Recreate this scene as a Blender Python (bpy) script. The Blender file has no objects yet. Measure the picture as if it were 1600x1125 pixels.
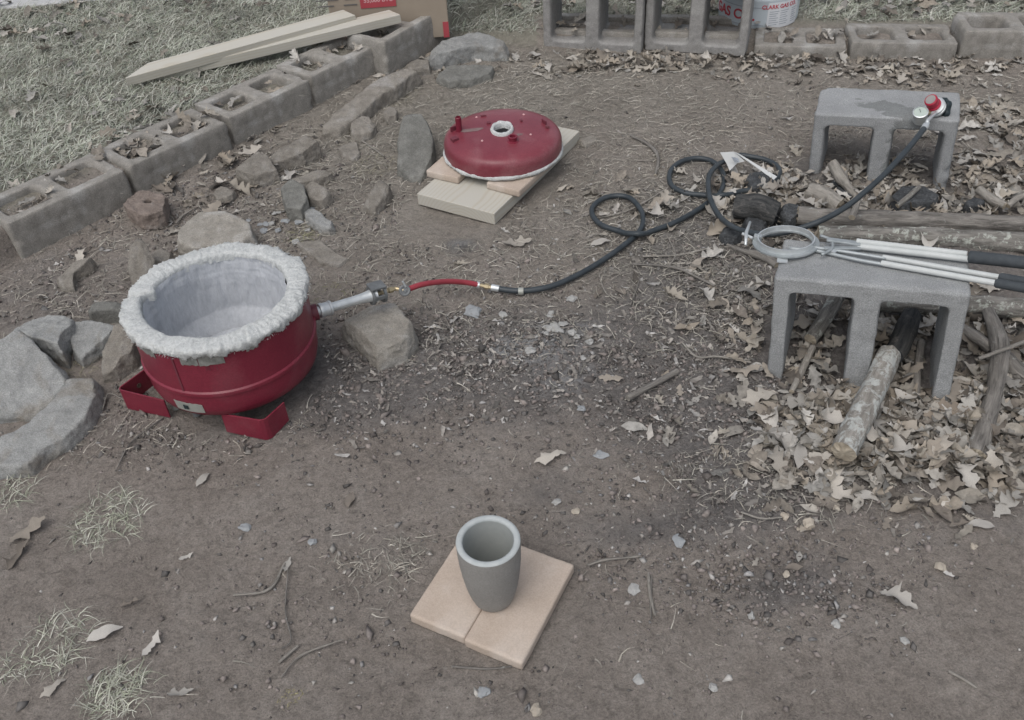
import bpy, bmesh, math, random
import numpy as np
from mathutils import Vector, Matrix, Euler, noise as mnoise

random.seed(11)
RNG = np.random.default_rng(11)
SC = bpy.context.scene
COL = SC.collection
R = math.radians

# ------------------------------------------------------------------ camera
PITCH, ROLL, EYE = R(40.73), R(-3.34), 1.463
cam = bpy.data.objects.new('camera', bpy.data.cameras.new('camera'))
COL.objects.link(cam)
cam.data.sensor_width = 36.0
cam.data.lens = 1450.0 / 1600.0 * 36.0
cam.data.clip_start = 0.02
cam.data.clip_end = 400.0
_f = Vector((0, math.cos(PITCH), -math.sin(PITCH)))
_u0 = Vector((0, math.sin(PITCH), math.cos(PITCH)))
_r0 = Vector((1, 0, 0))
_r = _r0 * math.cos(ROLL) + _u0 * math.sin(ROLL)
_u = -_r0 * math.sin(ROLL) + _u0 * math.cos(ROLL)
cam.matrix_world = Matrix(((_r.x, _u.x, -_f.x, 0), (_r.y, _u.y, -_f.y, 0), (_r.z, _u.z, -_f.z, EYE), (0, 0, 0, 1)))
SC.camera = cam

# ------------------------------------------------------------------ overcast sky and veiled sun
SUN_EL, SUN_AZ = R(60), R(-150)      # azimuth from +Y towards +X
world = bpy.data.worlds.new('World')
SC.world = world
world.use_nodes = True
wn, wl = world.node_tree.nodes, world.node_tree.links
bg = wn['Background']
sky = wn.new('ShaderNodeTexSky')
sky.sky_type = 'NISHITA'
sky.sun_disc = False
sky.sun_elevation = SUN_EL
sky.sun_rotation = SUN_AZ
sky.dust_density = 4.0
sky.air_density = 1.0
hsv = wn.new('ShaderNodeHueSaturation')
hsv.inputs['Saturation'].default_value = 0.42
wl.new(sky.outputs['Color'], hsv.inputs['Color'])
wl.new(hsv.outputs['Color'], bg.inputs['Color'])
bg.inputs['Strength'].default_value = 0.13
sun = bpy.data.objects.new('sun', bpy.data.lights.new('sun', 'SUN'))
COL.objects.link(sun)
sun.data.energy = 0.85
sun.data.angle = R(60)
sun.data.color = (1.0, 0.97, 0.93)
_d = Vector((math.sin(SUN_AZ) * math.cos(SUN_EL), math.cos(SUN_AZ) * math.cos(SUN_EL), math.sin(SUN_EL)))
sun.rotation_euler = _d.to_track_quat('Z', 'Y').to_euler()
SC.view_settings.view_transform = 'Standard'
SC.view_settings.look = 'None'
SC.view_settings.gamma = 1.0
SC.view_settings.use_curve_mapping = False
SC.view_settings.exposure = 0.2

# ------------------------------------------------------------------ noise
_P = np.random.default_rng(5).permutation(256)
_P = np.concatenate([_P, _P, _P])
_GR = np.random.default_rng(6).normal(size=(256, 3))
_GR /= np.linalg.norm(_GR, axis=1)[:, None]


def perlin(p):
    p = np.asarray(p, float)
    i = np.floor(p).astype(int)
    f = p - i
    i &= 255
    w = f * f * f * (f * (f * 6 - 15) + 10)
    out = 0
    for dx in (0, 1):
        wx = w[..., 0] if dx else 1 - w[..., 0]
        for dy in (0, 1):
            wy = w[..., 1] if dy else 1 - w[..., 1]
            for dz in (0, 1):
                wz = w[..., 2] if dz else 1 - w[..., 2]
                h = _P[_P[_P[(i[..., 0] + dx) & 255] + ((i[..., 1] + dy) & 255)] + ((i[..., 2] + dz) & 255)]
                g = _GR[h]
                out = out + wx * wy * wz * (g[..., 0] * (f[..., 0] - dx) + g[..., 1] * (f[..., 1] - dy) + g[..., 2] * (f[..., 2] - dz))
    return out * 1.5


def fbm(p, scale, octaves=4, gain=0.5, seed=0.0):
    p = np.asarray(p, float) * scale + seed * 17.31
    a, s, o = 1.0, 0.0, 0.0
    for k in range(octaves):
        o = o + a * perlin(p)
        s += a
        a *= gain
        p = p * 2.03 + 11.7
    return o / s


def sstep(a, b, x):
    t = np.clip((x - a) / (b - a), 0, 1)
    return t * t * (3 - 2 * t)


# ------------------------------------------------------------------ object helpers
def tag(o, label=None, cat=None, group=None, kind=None):
    if label: o['label'] = label
    if cat: o['category'] = cat
    if group: o['group'] = group
    if kind: o['kind'] = kind
    return o


def link(name, me, m=None, parent=None, smooth=False):
    o = bpy.data.objects.new(name, me)
    COL.objects.link(o)
    if m is not None and not me.materials:
        me.materials.append(m)
    if parent is not None:
        o.parent = parent
    if smooth:
        me.polygons.foreach_set('use_smooth', np.ones(len(me.polygons), bool))
    return o


def empty(name, loc=(0, 0, 0), rot=(0, 0, 0)):
    o = bpy.data.objects.new(name, None)
    o.empty_display_size = 0.05
    COL.objects.link(o)
    o.location = loc
    o.rotation_euler = rot
    return o


def np_mesh(name, V, F, tint=None, smooth=False):
    """V (n,3); F (m,3) or (m,4) int arrays; tint (n,3) colours per vertex"""
    me = bpy.data.meshes.new(name)
    V = np.ascontiguousarray(V, np.float32)
    F = np.ascontiguousarray(F, np.int32)
    k = F.shape[1]
    me.vertices.add(len(V))
    me.vertices.foreach_set('co', V.ravel())
    me.loops.add(F.size)
    me.loops.foreach_set('vertex_index', F.ravel())
    me.polygons.add(len(F))
    me.polygons.foreach_set('loop_start', np.arange(0, F.size, k, dtype=np.int32))
    if tint is not None:
        a = me.color_attributes.new('tint', 'FLOAT_COLOR', 'POINT')
        c = np.ones((len(V), 4), np.float32)
        c[:, :3] = tint
        a.data.foreach_set('color', c.ravel())
    me.update(calc_edges=True)
    me.validate()
    if smooth:
        me.polygons.foreach_set('use_smooth', np.ones(len(me.polygons), bool))
    return me


class MB:
    """collects shapes for one mesh"""
    def __init__(s):
        s.v, s.f = [], []

    def add(s, v, f):
        n = len(s.v)
        s.v += [tuple(p) for p in v]
        s.f += [tuple(i + n for i in q) for q in f]
        return s

    def box(s, c, d, rot=None):
        m = Matrix.Identity(3) if rot is None else (rot if isinstance(rot, Matrix) else Euler(rot).to_matrix())
        c = Vector(c)
        v = [c + m @ Vector((x * d[0] / 2, y * d[1] / 2, z * d[2] / 2)) for x in (-1, 1) for y in (-1, 1) for z in (-1, 1)]
        return s.add(v, [(0, 1, 3, 2), (4, 6, 7, 5), (0, 4, 5, 1), (2, 3, 7, 6), (0, 2, 6, 4), (1, 5, 7, 3)])

    def tube(s, pts, rad, n=10, caps=True):
        pts = [Vector(p) for p in pts]
        if not hasattr(rad, '__len__'):
            rad = [rad] * len(pts)
        t0 = (pts[1] - pts[0]).normalized()
        ref = Vector((0, 0, 1)) if abs(t0.z) < 0.9 else Vector((1, 0, 0))
        nrm = t0.cross(ref).normalized()
        V, F = [], []
        for i, p in enumerate(pts):
            a = pts[max(i - 1, 0)]
            b = pts[min(i + 1, len(pts) - 1)]
            t = (b - a).normalized()
            nrm = (nrm - t * nrm.dot(t)).normalized()
            bi = t.cross(nrm)
            for k in range(n):
                w = 2 * math.pi * k / n
                V.append(p + (nrm * math.cos(w) + bi * math.sin(w)) * rad[i])
        for i in range(len(pts) - 1):
            for k in range(n):
                k2 = (k + 1) % n
                F.append((i * n + k, i * n + k2, (i + 1) * n + k2, (i + 1) * n + k))
        if caps:
            F.append(tuple(range(n - 1, -1, -1)))
            F.append(tuple(range((len(pts) - 1) * n, len(pts) * n)))
        return s.add(V, F)

    def lathe(s, prof, n=48, origin=(0, 0, 0), axis=(0, 0, 1), closed=False):
        """prof: (r, h) points; open profile from first to last"""
        ax = Vector(axis).normalized()
        ref = Vector((1, 0, 0)) if abs(ax.x) < 0.9 else Vector((0, 1, 0))
        e1 = (ref - ax * ref.dot(ax)).normalized()
        e2 = ax.cross(e1)
        o = Vector(origin)
        V, F = [], []
        for r, h in prof:
            for k in range(n):
                w = 2 * math.pi * k / n
                V.append(o + ax * h + (e1 * math.cos(w) + e2 * math.sin(w)) * max(r, 1e-5))
        m = len(prof)
        for i in range(m if closed else m - 1):
            j = (i + 1) % m
            for k in range(n):
                k2 = (k + 1) % n
                F.append((i * n + k, i * n + k2, j * n + k2, j * n + k))
        return s.add(V, F)

    def prism(s, poly, z0, z1):
        n = len(poly)
        V = [(x, y, z0) for x, y in poly] + [(x, y, z1) for x, y in poly]
        F = [tuple(range(n - 1, -1, -1)), tuple(range(n, 2 * n))] + [(i, (i + 1) % n, n + (i + 1) % n, n + i) for i in range(n)]
        return s.add(V, F)

    def mesh(s, name, bevel=0, seg=2):
        me = bpy.data.meshes.new(name)
        me.from_pydata(s.v, [], s.f)
        bm = bmesh.new()
        bm.from_mesh(me)
        bmesh.ops.remove_doubles(bm, verts=bm.verts, dist=1e-6)
        bmesh.ops.recalc_face_normals(bm, faces=bm.faces)
        if bevel:
            es = [e for e in bm.edges if len(e.link_faces) == 2 and e.calc_face_angle(0) > 0.5]
            bmesh.ops.bevel(bm, geom=es, offset=bevel, segments=seg, affect='EDGES', profile=0.5)
        bm.to_mesh(me)
        bm.free()
        return me

    def build(s, name, m, parent=None, bevel=0, smooth=False, seg=2, auto=None):
        me = s.mesh(name, bevel, seg)
        o = link(name, me, m, parent, smooth)
        if auto is not None:
            me.polygons.foreach_set('use_smooth', np.ones(len(me.polygons), bool))
            bm = bmesh.new()
            bm.from_mesh(me)
            for e in bm.edges:
                if len(e.link_faces) == 2 and e.calc_face_angle(0) > auto:
                    e.smooth = False
            bm.to_mesh(me)
            bm.free()
        return o


def catmull(pts, per=10):
    P = [Vector(p) for p in pts]
    P = [P[0] * 2 - P[1]] + P + [P[-1] * 2 - P[-2]]
    out = []
    for i in range(1, len(P) - 2):
        a, b, c, d = P[i - 1:i + 3]
        for k in range(per):
            t = k / per
            out.append(0.5 * (2 * b + (c - a) * t + (2 * a - 5 * b + 4 * c - d) * t * t + (3 * b - a - 3 * c + d) * t ** 3))
    out.append(P[-2])
    return out


def displace(me, amp, scale, octaves=4, seed=0.0, mask=None):
    n = len(me.vertices)
    co = np.empty(n * 3, np.float32)
    no = np.empty(n * 3, np.float32)
    me.vertices.foreach_get('co', co)
    me.vertices.foreach_get('normal', no)
    co = co.reshape(-1, 3).astype(float)
    no = no.reshape(-1, 3)
    d = fbm(co, scale, octaves, seed=seed) * amp
    if mask is not None:
        d = d * mask(co)
    co += no * d[:, None]
    me.vertices.foreach_set('co', co.astype(np.float32).ravel())
    me.update()


# ------------------------------------------------------------------ materials
def nodes_of(name):
    m = bpy.data.materials.new(name)
    m.use_nodes = True
    nt = m.node_tree
    return m, nt.nodes, nt.links, nt.nodes['Principled BSDF']


def nz(n, l, scale, detail=6, rough=0.6, coord=None, dist=0.0, vec=None):
    t = n.new('ShaderNodeTexNoise')
    t.inputs['Scale'].default_value = scale
    t.inputs['Detail'].default_value = detail
    t.inputs['Roughness'].default_value = rough
    t.inputs['Distortion'].default_value = dist
    if vec is not None:
        l.new(vec, t.inputs['Vector'])
    return t


def ramp(n, l, fac, stops):
    r = n.new('ShaderNodeValToRGB')
    e = r.color_ramp.elements
    while len(e) < len(stops):
        e.new(0.5)
    for k, (p, c) in enumerate(stops):
        e[k].position = p
        e[k].color = (c[0], c[1], c[2], 1) if hasattr(c, '__len__') else (c, c, c, 1)
    l.new(fac, r.inputs['Fac'])
    return r.outputs['Color']


def mix(n, l, fac, a, b, mode='MIX'):
    x = n.new('ShaderNodeMix')
    x.data_type = 'RGBA'
    x.blend_type = mode
    for sock, val in ((x.inputs['Factor'], fac), (x.inputs['A'], a), (x.inputs['B'], b)):
        if isinstance(val, bpy.types.NodeSocket):
            l.new(val, sock)
        elif hasattr(val, '__len__'):
            sock.default_value = (val[0], val[1], val[2], 1)
        else:
            sock.default_value = val
    return x.outputs['Result']


def mat(name, c1, c2, scale=20, rough=0.8, bump=0.3, bscale=None, c3=None, s3=4, t3=(0.5, 0.65), metallic=0.0, detail=8, rand=0.0, dist=0.002, stretch=None, grain=None):
    m, n, l, b = nodes_of(name)
    tc = n.new('ShaderNodeTexCoord').outputs['Object']
    if stretch:
        mp = n.new('ShaderNodeMapping')
        mp.inputs['Scale'].default_value = stretch
        l.new(tc, mp.inputs['Vector'])
        tc = mp.outputs['Vector']
    t = nz(n, l, scale, detail, 0.65, vec=tc)
    col = ramp(n, l, t.outputs['Fac'], [(0.3, c1), (0.7, c2)])
    if c3 is not None:
        t3n = nz(n, l, s3, 7, 0.6, vec=tc, dist=0.6)
        f = ramp(n, l, t3n.outputs['Fac'], [(t3[0], 0.0), (t3[1], 1.0)])
        col = mix(n, l, f, col, c3)
    if grain:
        tg_ = nz(n, l, grain[0], 3, .8, vec=tc)
        col = mix(n, l, 1.0, col, ramp(n, l, tg_.outputs['Fac'], [(.36, grain[1]), (.64, grain[2])]), 'MULTIPLY')
    if rand:
        oi = n.new('ShaderNodeObjectInfo')
        mr = n.new('ShaderNodeMapRange')
        mr.inputs['To Min'].default_value = 1 - rand
        mr.inputs['To Max'].default_value = 1 + rand
        l.new(oi.outputs['Random'], mr.inputs['Value'])
        cb = n.new('ShaderNodeCombineColor')
        for k in range(3):
            l.new(mr.outputs['Result'], cb.inputs[k])
        col = mix(n, l, 1.0, col, cb.outputs['Color'], 'MULTIPLY')
    l.new(col, b.inputs['Base Color'])
    b.inputs['Roughness'].default_value = rough
    b.inputs['Metallic'].default_value = metallic
    b.inputs['Specular IOR Level'].default_value = 0.35
    if bump:
        t2 = nz(n, l, bscale or scale * 4, 8, 0.7, vec=tc)
        bp = n.new('ShaderNodeBump')
        bp.inputs['Strength'].default_value = bump
        bp.inputs['Distance'].default_value = dist
        l.new(t2.outputs['Fac'], bp.inputs['Height'])
        l.new(bp.outputs['Normal'], b.inputs['Normal'])
    return m


def tint_mat(name, rough=0.8, obj_rand=0.0, trans=0.0, spec=0.3, vary=None):
    """colour from the mesh's own 'tint' colour attribute, with fine mottling"""
    m, n, l, b = nodes_of(name)
    a = n.new('ShaderNodeAttribute')
    a.attribute_name = 'tint'
    col = a.outputs['Color']
    tc = n.new('ShaderNodeTexCoord').outputs['Object']
    t = nz(n, l, 90, 5, 0.6, vec=tc)
    col = mix(n, l, 1.0, col, ramp(n, l, t.outputs['Fac'], [(0.3, 0.72), (0.7, 1.2)]), 'MULTIPLY')
    if obj_rand:
        oi = n.new('ShaderNodeObjectInfo')
        cr = ramp(n, l, oi.outputs['Random'], vary)
        col = mix(n, l, 1.0, col, cr, 'MULTIPLY')
    l.new(col, b.inputs['Base Color'])
    b.inputs['Roughness'].default_value = rough
    b.inputs['Specular IOR Level'].default_value = spec
    return m


MAT = {}
MAT['block_old'] = mat('weathered_concrete', (.20, .19, .172), (.32, .305, .28), 30, .95, .8, 260, (.40, .395, .38), 7, (.52, .68), rand=.08, grain=(360, .74, 1.22))
MAT['block_dusty'] = mat('standing_block_concrete', (.215, .21, .205), (.30, .295, .285), 60, .95, .7, 280, (.33, .33, .32), 6, (.5, .7), rand=.06, grain=(360, .78, 1.2))
MAT['rock_brown'] = mat('brown_sandstone', (.155, .142, .122), (.255, .238, .212), 24, .9, .7, 120, (.29, .28, .265), 9, (.5, .7), rand=.12, dist=.004, grain=(330, .74, 1.24))
MAT['rock_tan'] = mat('pale_tan_rock', (.215, .20, .175), (.31, .295, .265), 24, .9, .7, 120, (.36, .35, .33), 11, (.5, .7), rand=.05, dist=.004, grain=(330, .74, 1.24))
MAT['rock_grey'] = mat('grey_limestone', (.22, .225, .22), (.335, .34, .332), 22, .85, .7, 130, (.22, .205, .18), 8, (.5, .66), rand=.10, dist=.004, grain=(330, .74, 1.24))
MAT['rock_dark'] = mat('dark_fieldstone', (.115, .115, .105), (.21, .21, .195), 22, .85, .7, 130, (.28, .28, .265), 8, (.55, .7), rand=.08, dist=.004, grain=(330, .74, 1.24))
MAT['red_paint'] = mat('worn_red_paint', (.155, .016, .033), (.20, .027, .046), 9, .34, .12, 60, (.20, .06, .075), 5, (.56, .78), grain=(240, .86, 1.12))
MAT['red_faded'] = mat('faded_red_paint', (.125, .026, .040), (.165, .042, .057), 9, .42, .12, 60, (.18, .095, .10), 6, (.5, .74))
MAT['lid_paint'] = mat('pale_red_lid', (.165, .030, .045), (.215, .052, .067), 7, .30, .1, 60, (.27, .125, .135), 5, (.5, .76), grain=(240, .86, 1.12))  # lighter, pinker red than the tank shell, with paler patches
MAT['blanket'] = mat('ceramic_fibre', (.47, .49, .488), (.60, .615, .61), 70, 1.0, .9, 200, dist=.004, grain=(200, .86, 1.1))
MAT['liner'] = mat('fibre_liner', (.42, .44, .47), (.52, .54, .57), 26, 1.0, .8, 90, (.60, .62, .64), 16, (.6, .72), dist=.004, stretch=(1, 1, .35), grain=(150, .92, 1.06))
MAT['steel'] = mat('galvanised_steel', (.50, .53, .54), (.66, .69, .70), 35, .42, .15, 120, metallic=.6)
MAT['steel_dull'] = mat('dull_grey_steel', (.30, .33, .34), (.42, .45, .46), 35, .5, .15, 120, metallic=.45)
MAT['cast_iron'] = mat('grey_cast_iron', (.13, .14, .145), (.22, .23, .235), 50, .55, .3, 150, metallic=.4)
MAT['brass'] = mat('dull_brass', (.38, .31, .19), (.50, .42, .28), 40, .4, .1, 120, metallic=.7)
MAT['hose'] = mat('black_rubber', (.026, .034, .040), (.052, .062, .070), 30, .42, .1, 120)
MAT['red_hose'] = mat('red_rubber', (.27, .035, .05), (.34, .055, .07), 30, .4, .1, 120)
MAT['foam'] = mat('black_foam_grip', (.042, .050, .057), (.065, .074, .082), 60, .8, .3, 250)
MAT['white_sleeve'] = mat('white_sleeve', (.44, .465, .46), (.53, .55, .545), 30, .55, .1, 150)
MAT['firebrick'] = mat('pale_firebrick', (.405, .335, .275), (.475, .40, .34), 12, .95, .35, 220, (.51, .45, .395), 7, (.52, .7), dist=.001, grain=(300, .92, 1.08))
MAT['crucible'] = mat('graphite_clay', (.225, .22, .21), (.275, .27, .258), 18, .75, .2, 180, (.27, .275, .275), 6, (.5, .75), dist=.001, grain=(300, .90, 1.10))
MAT['crucible_in'] = mat('graphite_inside', (.30, .32, .312), (.36, .375, .365), 18, .8, .2, 180, dist=.001)
MAT['crucible_rim'] = mat('crucible_rim', (.35, .38, .385), (.44, .465, .465), 60, .7, .3, 180, dist=.001)
MAT['clay_brick'] = mat('old_clay_brick', (.15, .122, .105), (.25, .21, .185), 30, .95, .8, 150, (.29, .27, .25), 9, (.52, .7), dist=.004, grain=(330, .74, 1.24))
MAT['card'] = mat('cardboard', (.285, .24, .19), (.33, .28, .225), 10, .85, .1, 120)
MAT['print_red'] = mat('red_print', (.35, .055, .07), (.40, .07, .085), 14, .7, .05, 120)
MAT['print_dark'] = mat('dark_print', (.12, .115, .11), (.15, .145, .14), 14, .7, 0)
MAT['print_pink'] = mat('pale_print', (.52, .30, .31), (.58, .36, .36), 14, .7, 0)
MAT['tank_white'] = mat('white_tank_paint', (.50, .56, .60), (.58, .64, .68), 9, .4, .08, 60)
MAT['sticker'] = mat('white_sticker', (.60, .62, .65), (.68, .70, .72), 14, .5, 0)
MAT['tank_red'] = mat('tank_red_print', (.42, .05, .07), (.48, .07, .09), 14, .5, 0)
MAT['tank_grey'] = mat('tank_grey_print', (.30, .33, .37), (.36, .39, .43), 14, .5, 0)
MAT['plastic_red'] = mat('red_plastic', (.33, .014, .04), (.40, .022, .05), 14, .35, .05, 100)
MAT['plastic_black'] = mat('black_plastic', (.012, .022, .026), (.025, .036, .042), 14, .5, .1, 100)
MAT['gauge_face'] = mat('gauge_glass', (.38, .44, .40), (.47, .53, .49), 14, .15, 0)
MAT['tape'] = mat('silver_foil_tape', (.16, .165, .155), (.36, .37, .35), 60, .4, .3, 200, metallic=.3)
MAT['plate'] = mat('aluminium_label', (.27, .285, .26), (.38, .39, .36), 25, .5, .1, 200, metallic=.2)
MAT['char'] = mat('charcoal', (.030, .033, .036), (.085, .09, .095), 40, .75, .9, 130, (.17, .168, .165), 14, (.55, .7), dist=.006, grain=(200, .6, 1.5))
MAT['rot_wood'] = mat('broken_pale_wood', (.28, .24, .185), (.46, .41, .33), 30, .9, .7, 120, dist=.004)
MAT['paper'] = mat('white_tag_card', (.46, .475, .475), (.54, .555, .555), 14, .7, 0)
MAT['rust'] = mat('rusty_steel', (.09, .06, .05), (.17, .13, .11), 30, .8, .4, 150, metallic=.3)
MAT['post'] = mat('grey_post_wood', (.12, .13, .11), (.20, .21, .18), 20, .9, .5, 100, stretch=(4, 4, .4))
MAT['green_hose'] = mat('green_garden_hose', (.05, .075, .06), (.085, .11, .09), 20, .5, .1, 100)


def block_mat(name, lo, hi, stain=None):
    m, n, l, b = nodes_of(name)
    tc = n.new('ShaderNodeTexCoord').outputs['Object']
    g = nz(n, l, 420, 4, .7, vec=tc)
    col = ramp(n, l, g.outputs['Fac'], [(.30, [v * .72 for v in lo]), (.48, lo), (.62, hi), (.75, [v * 1.12 for v in hi])])
    w = nz(n, l, 9, 8, .65, vec=tc, dist=.5)
    col = mix(n, l, 1.0, col, ramp(n, l, w.outputs['Fac'], [(.3, .84), (.7, 1.1)]), 'MULTIPLY')
    vo = n.new('ShaderNodeTexVoronoi')
    vo.inputs['Scale'].default_value = 70
    l.new(tc, vo.inputs['Vector'])
    pit = ramp(n, l, vo.outputs['Distance'], [(.06, .35), (.16, 1.0)])
    sel = ramp(n, l, vo.outputs['Color'], [(.70, 1.0), (.74, 0.0)])
    pit = mix(n, l, sel, pit, (1, 1, 1))
    col = mix(n, l, 1.0, col, pit, 'MULTIPLY')
    if stain:
        sep = n.new('ShaderNodeSeparateXYZ')
        l.new(tc, sep.inputs['Vector'])
        def mth(op, a_, b_):
            k = n.new('ShaderNodeMath'); k.operation = op
            for q_, v_ in enumerate((a_, b_)):
                if isinstance(v_, bpy.types.NodeSocket): l.new(v_, k.inputs[q_])
                else: k.inputs[q_].default_value = v_
            return k.outputs['Value']
        # damp patch spilled from the middle of the top towards the front edge
        dx = mth('MULTIPLY', mth('SUBTRACT', sep.outputs['X'], .02), 9.0)
        dy = mth('MULTIPLY', mth('ADD', sep.outputs['Y'], .045), 19.0)
        dd = mth('ADD', mth('MULTIPLY', dx, dx), mth('MULTIPLY', mth('ADD', dy, dx), mth('ADD', dy, dx)))
        sn = nz(n, l, 17, 5, .55, vec=tc, dist=1.2)
        dd = mth('ADD', dd, mth('MULTIPLY', mth('SUBTRACT', sn.outputs['Fac'], .5), 3.2))
        f = ramp(n, l, dd, [(.55, 1.0), (.75, 0.0)])
        col = mix(n, l, f, col, mix(n, l, 1.0, col, (.66, .67, .66), 'MULTIPLY'))
    l.new(col, b.inputs['Base Color'])
    b.inputs['Roughness'].default_value = .95
    b.inputs['Specular IOR Level'].default_value = .2
    t2 = nz(n, l, 300, 8, .75, vec=tc)
    bp = n.new('ShaderNodeBump')
    bp.inputs['Strength'].default_value = .9
    bp.inputs['Distance'].default_value = .0025
    l.new(t2.outputs['Fac'], bp.inputs['Height'])
    l.new(bp.outputs['Normal'], b.inputs['Normal'])
    return m


def bark_mat(name, lo, hi, moss, t3):
    m, n, l, b = nodes_of(name)
    at = n.new('ShaderNodeAttribute')
    at.attribute_name = 'along'
    mp = n.new('ShaderNodeMapping')
    l.new(at.outputs['Vector'], mp.inputs['Vector'])
    mp.inputs['Scale'].default_value = (60, 60, 9)
    v = mp.outputs['Vector']
    t = nz(n, l, 1.6, 9, .7, vec=v, dist=.8)
    col = ramp(n, l, t.outputs['Fac'], [(.32, lo), (.62, hi)])
    o = n.new('ShaderNodeTexCoord').outputs['Object']
    t2 = nz(n, l, 42, 9, .72, vec=o, dist=.5)
    col = mix(n, l, ramp(n, l, t2.outputs['Fac'], [(t3[0], 0), (t3[1], 1)]), col, moss)
    l.new(col, b.inputs['Base Color'])
    b.inputs['Roughness'].default_value = .95
    b.inputs['Specular IOR Level'].default_value = .2
    bp = n.new('ShaderNodeBump')
    bp.inputs['Strength'].default_value = .9
    bp.inputs['Distance'].default_value = .006
    l.new(t.outputs['Fac'], bp.inputs['Height'])
    t4 = nz(n, l, 160, 6, .7, vec=o)
    bp2 = n.new('ShaderNodeBump')
    bp2.inputs['Strength'].default_value = .5
    bp2.inputs['Distance'].default_value = .003
    l.new(t4.outputs['Fac'], bp2.inputs['Height'])
    l.new(bp.outputs['Normal'], bp2.inputs['Normal'])
    l.new(bp2.outputs['Normal'], b.inputs['Normal'])
    return m


MAT['block_new'] = block_mat('pale_concrete_block', (.275, .285, .288), (.375, .385, .39))
MAT['block_stained'] = block_mat('damp_stained_concrete_block', (.285, .295, .30), (.385, .395, .402), True)
MAT['bark'] = bark_mat('grey_brown_bark', (.085, .08, .074), (.26, .245, .225), (.38, .39, .37), (.60, .70))
MAT['bark_lichen'] = bark_mat('lichen_bark', (.085, .082, .074), (.27, .258, .238), (.42, .44, .40), (.53, .60))
MAT['bark_birch'] = bark_mat('pale_lichened_bark', (.15, .14, .125), (.31, .295, .27), (.43, .445, .43), (.48, .56))
MAT['bark_pale'] = bark_mat('pale_stick_bark', (.15, .14, .126), (.33, .31, .28), (.36, .345, .31), (.5, .7))
MAT['bark_char'] = bark_mat('charred_bark', (.018, .021, .024), (.085, .085, .083), (.16, .15, .14), (.55, .7))


def pine_mat():
    m, n, l, b = nodes_of('pine_lumber')
    tc = n.new('ShaderNodeTexCoord').outputs['Object']
    sep = n.new('ShaderNodeSeparateXYZ')
    # long axis of each board is its local X; growth rings are cylinders round a pith below the face
    w = nz(n, l, 3.0, 3, .5, vec=tc)
    ms = n.new('ShaderNodeMapping')
    ms.inputs['Scale'].default_value = (.06, 1, 1)
    ms.inputs['Location'].default_value = (0, .02, .075)
    l.new(tc, ms.inputs['Vector'])
    l.new(ms.outputs['Vector'], sep.inputs['Vector'])
    cb = n.new('ShaderNodeCombineXYZ')
    l.new(sep.outputs['Y'], cb.inputs['Y'])
    l.new(sep.outputs['Z'], cb.inputs['Z'])
    ln = n.new('ShaderNodeVectorMath')
    ln.operation = 'LENGTH'
    l.new(cb.outputs['Vector'], ln.inputs[0])
    ad = n.new('ShaderNodeMath')
    ad.operation = 'MULTIPLY_ADD'
    l.new(w.outputs['Fac'], ad.inputs[0])
    ad.inputs[1].default_value = .03
    l.new(ln.outputs['Value'], ad.inputs[2])
    ml = n.new('ShaderNodeMath')
    ml.operation = 'MULTIPLY'
    l.new(ad.outputs['Value'], ml.inputs[0])
    ml.inputs[1].default_value = 620
    sn = n.new('ShaderNodeMath')
    sn.operation = 'SINE'
    l.new(ml.outputs['Value'], sn.inputs[0])
    col = ramp(n, l, sn.outputs['Value'], [(.2, (.455, .44, .39)), (.95, (.425, .395, .33))])
    t = nz(n, l, 6, 5, .6, vec=tc)
    col = mix(n, l, ramp(n, l, t.outputs['Fac'], [(.4, 0), (.8, .5)]), col, (.46, .452, .418))
    l.new(col, b.inputs['Base Color'])
    b.inputs['Roughness'].default_value = .7
    return m


MAT['pine'] = pine_mat()
LEAF_VARY = [(0.0, (.70, .69, .68)), (.3, (.85, .84, .83)), (.6, (1.0, .99, .98)), (.85, (1.14, 1.13, 1.12)), (1.0, (.80, .75, .70))]
MAT['leaf'] = tint_mat('dry_leaf', .75, 1, vary=LEAF_VARY)
MAT['litter'] = tint_mat('litter', .85)
MAT['grass'] = tint_mat('winter_grass', .8)


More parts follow.
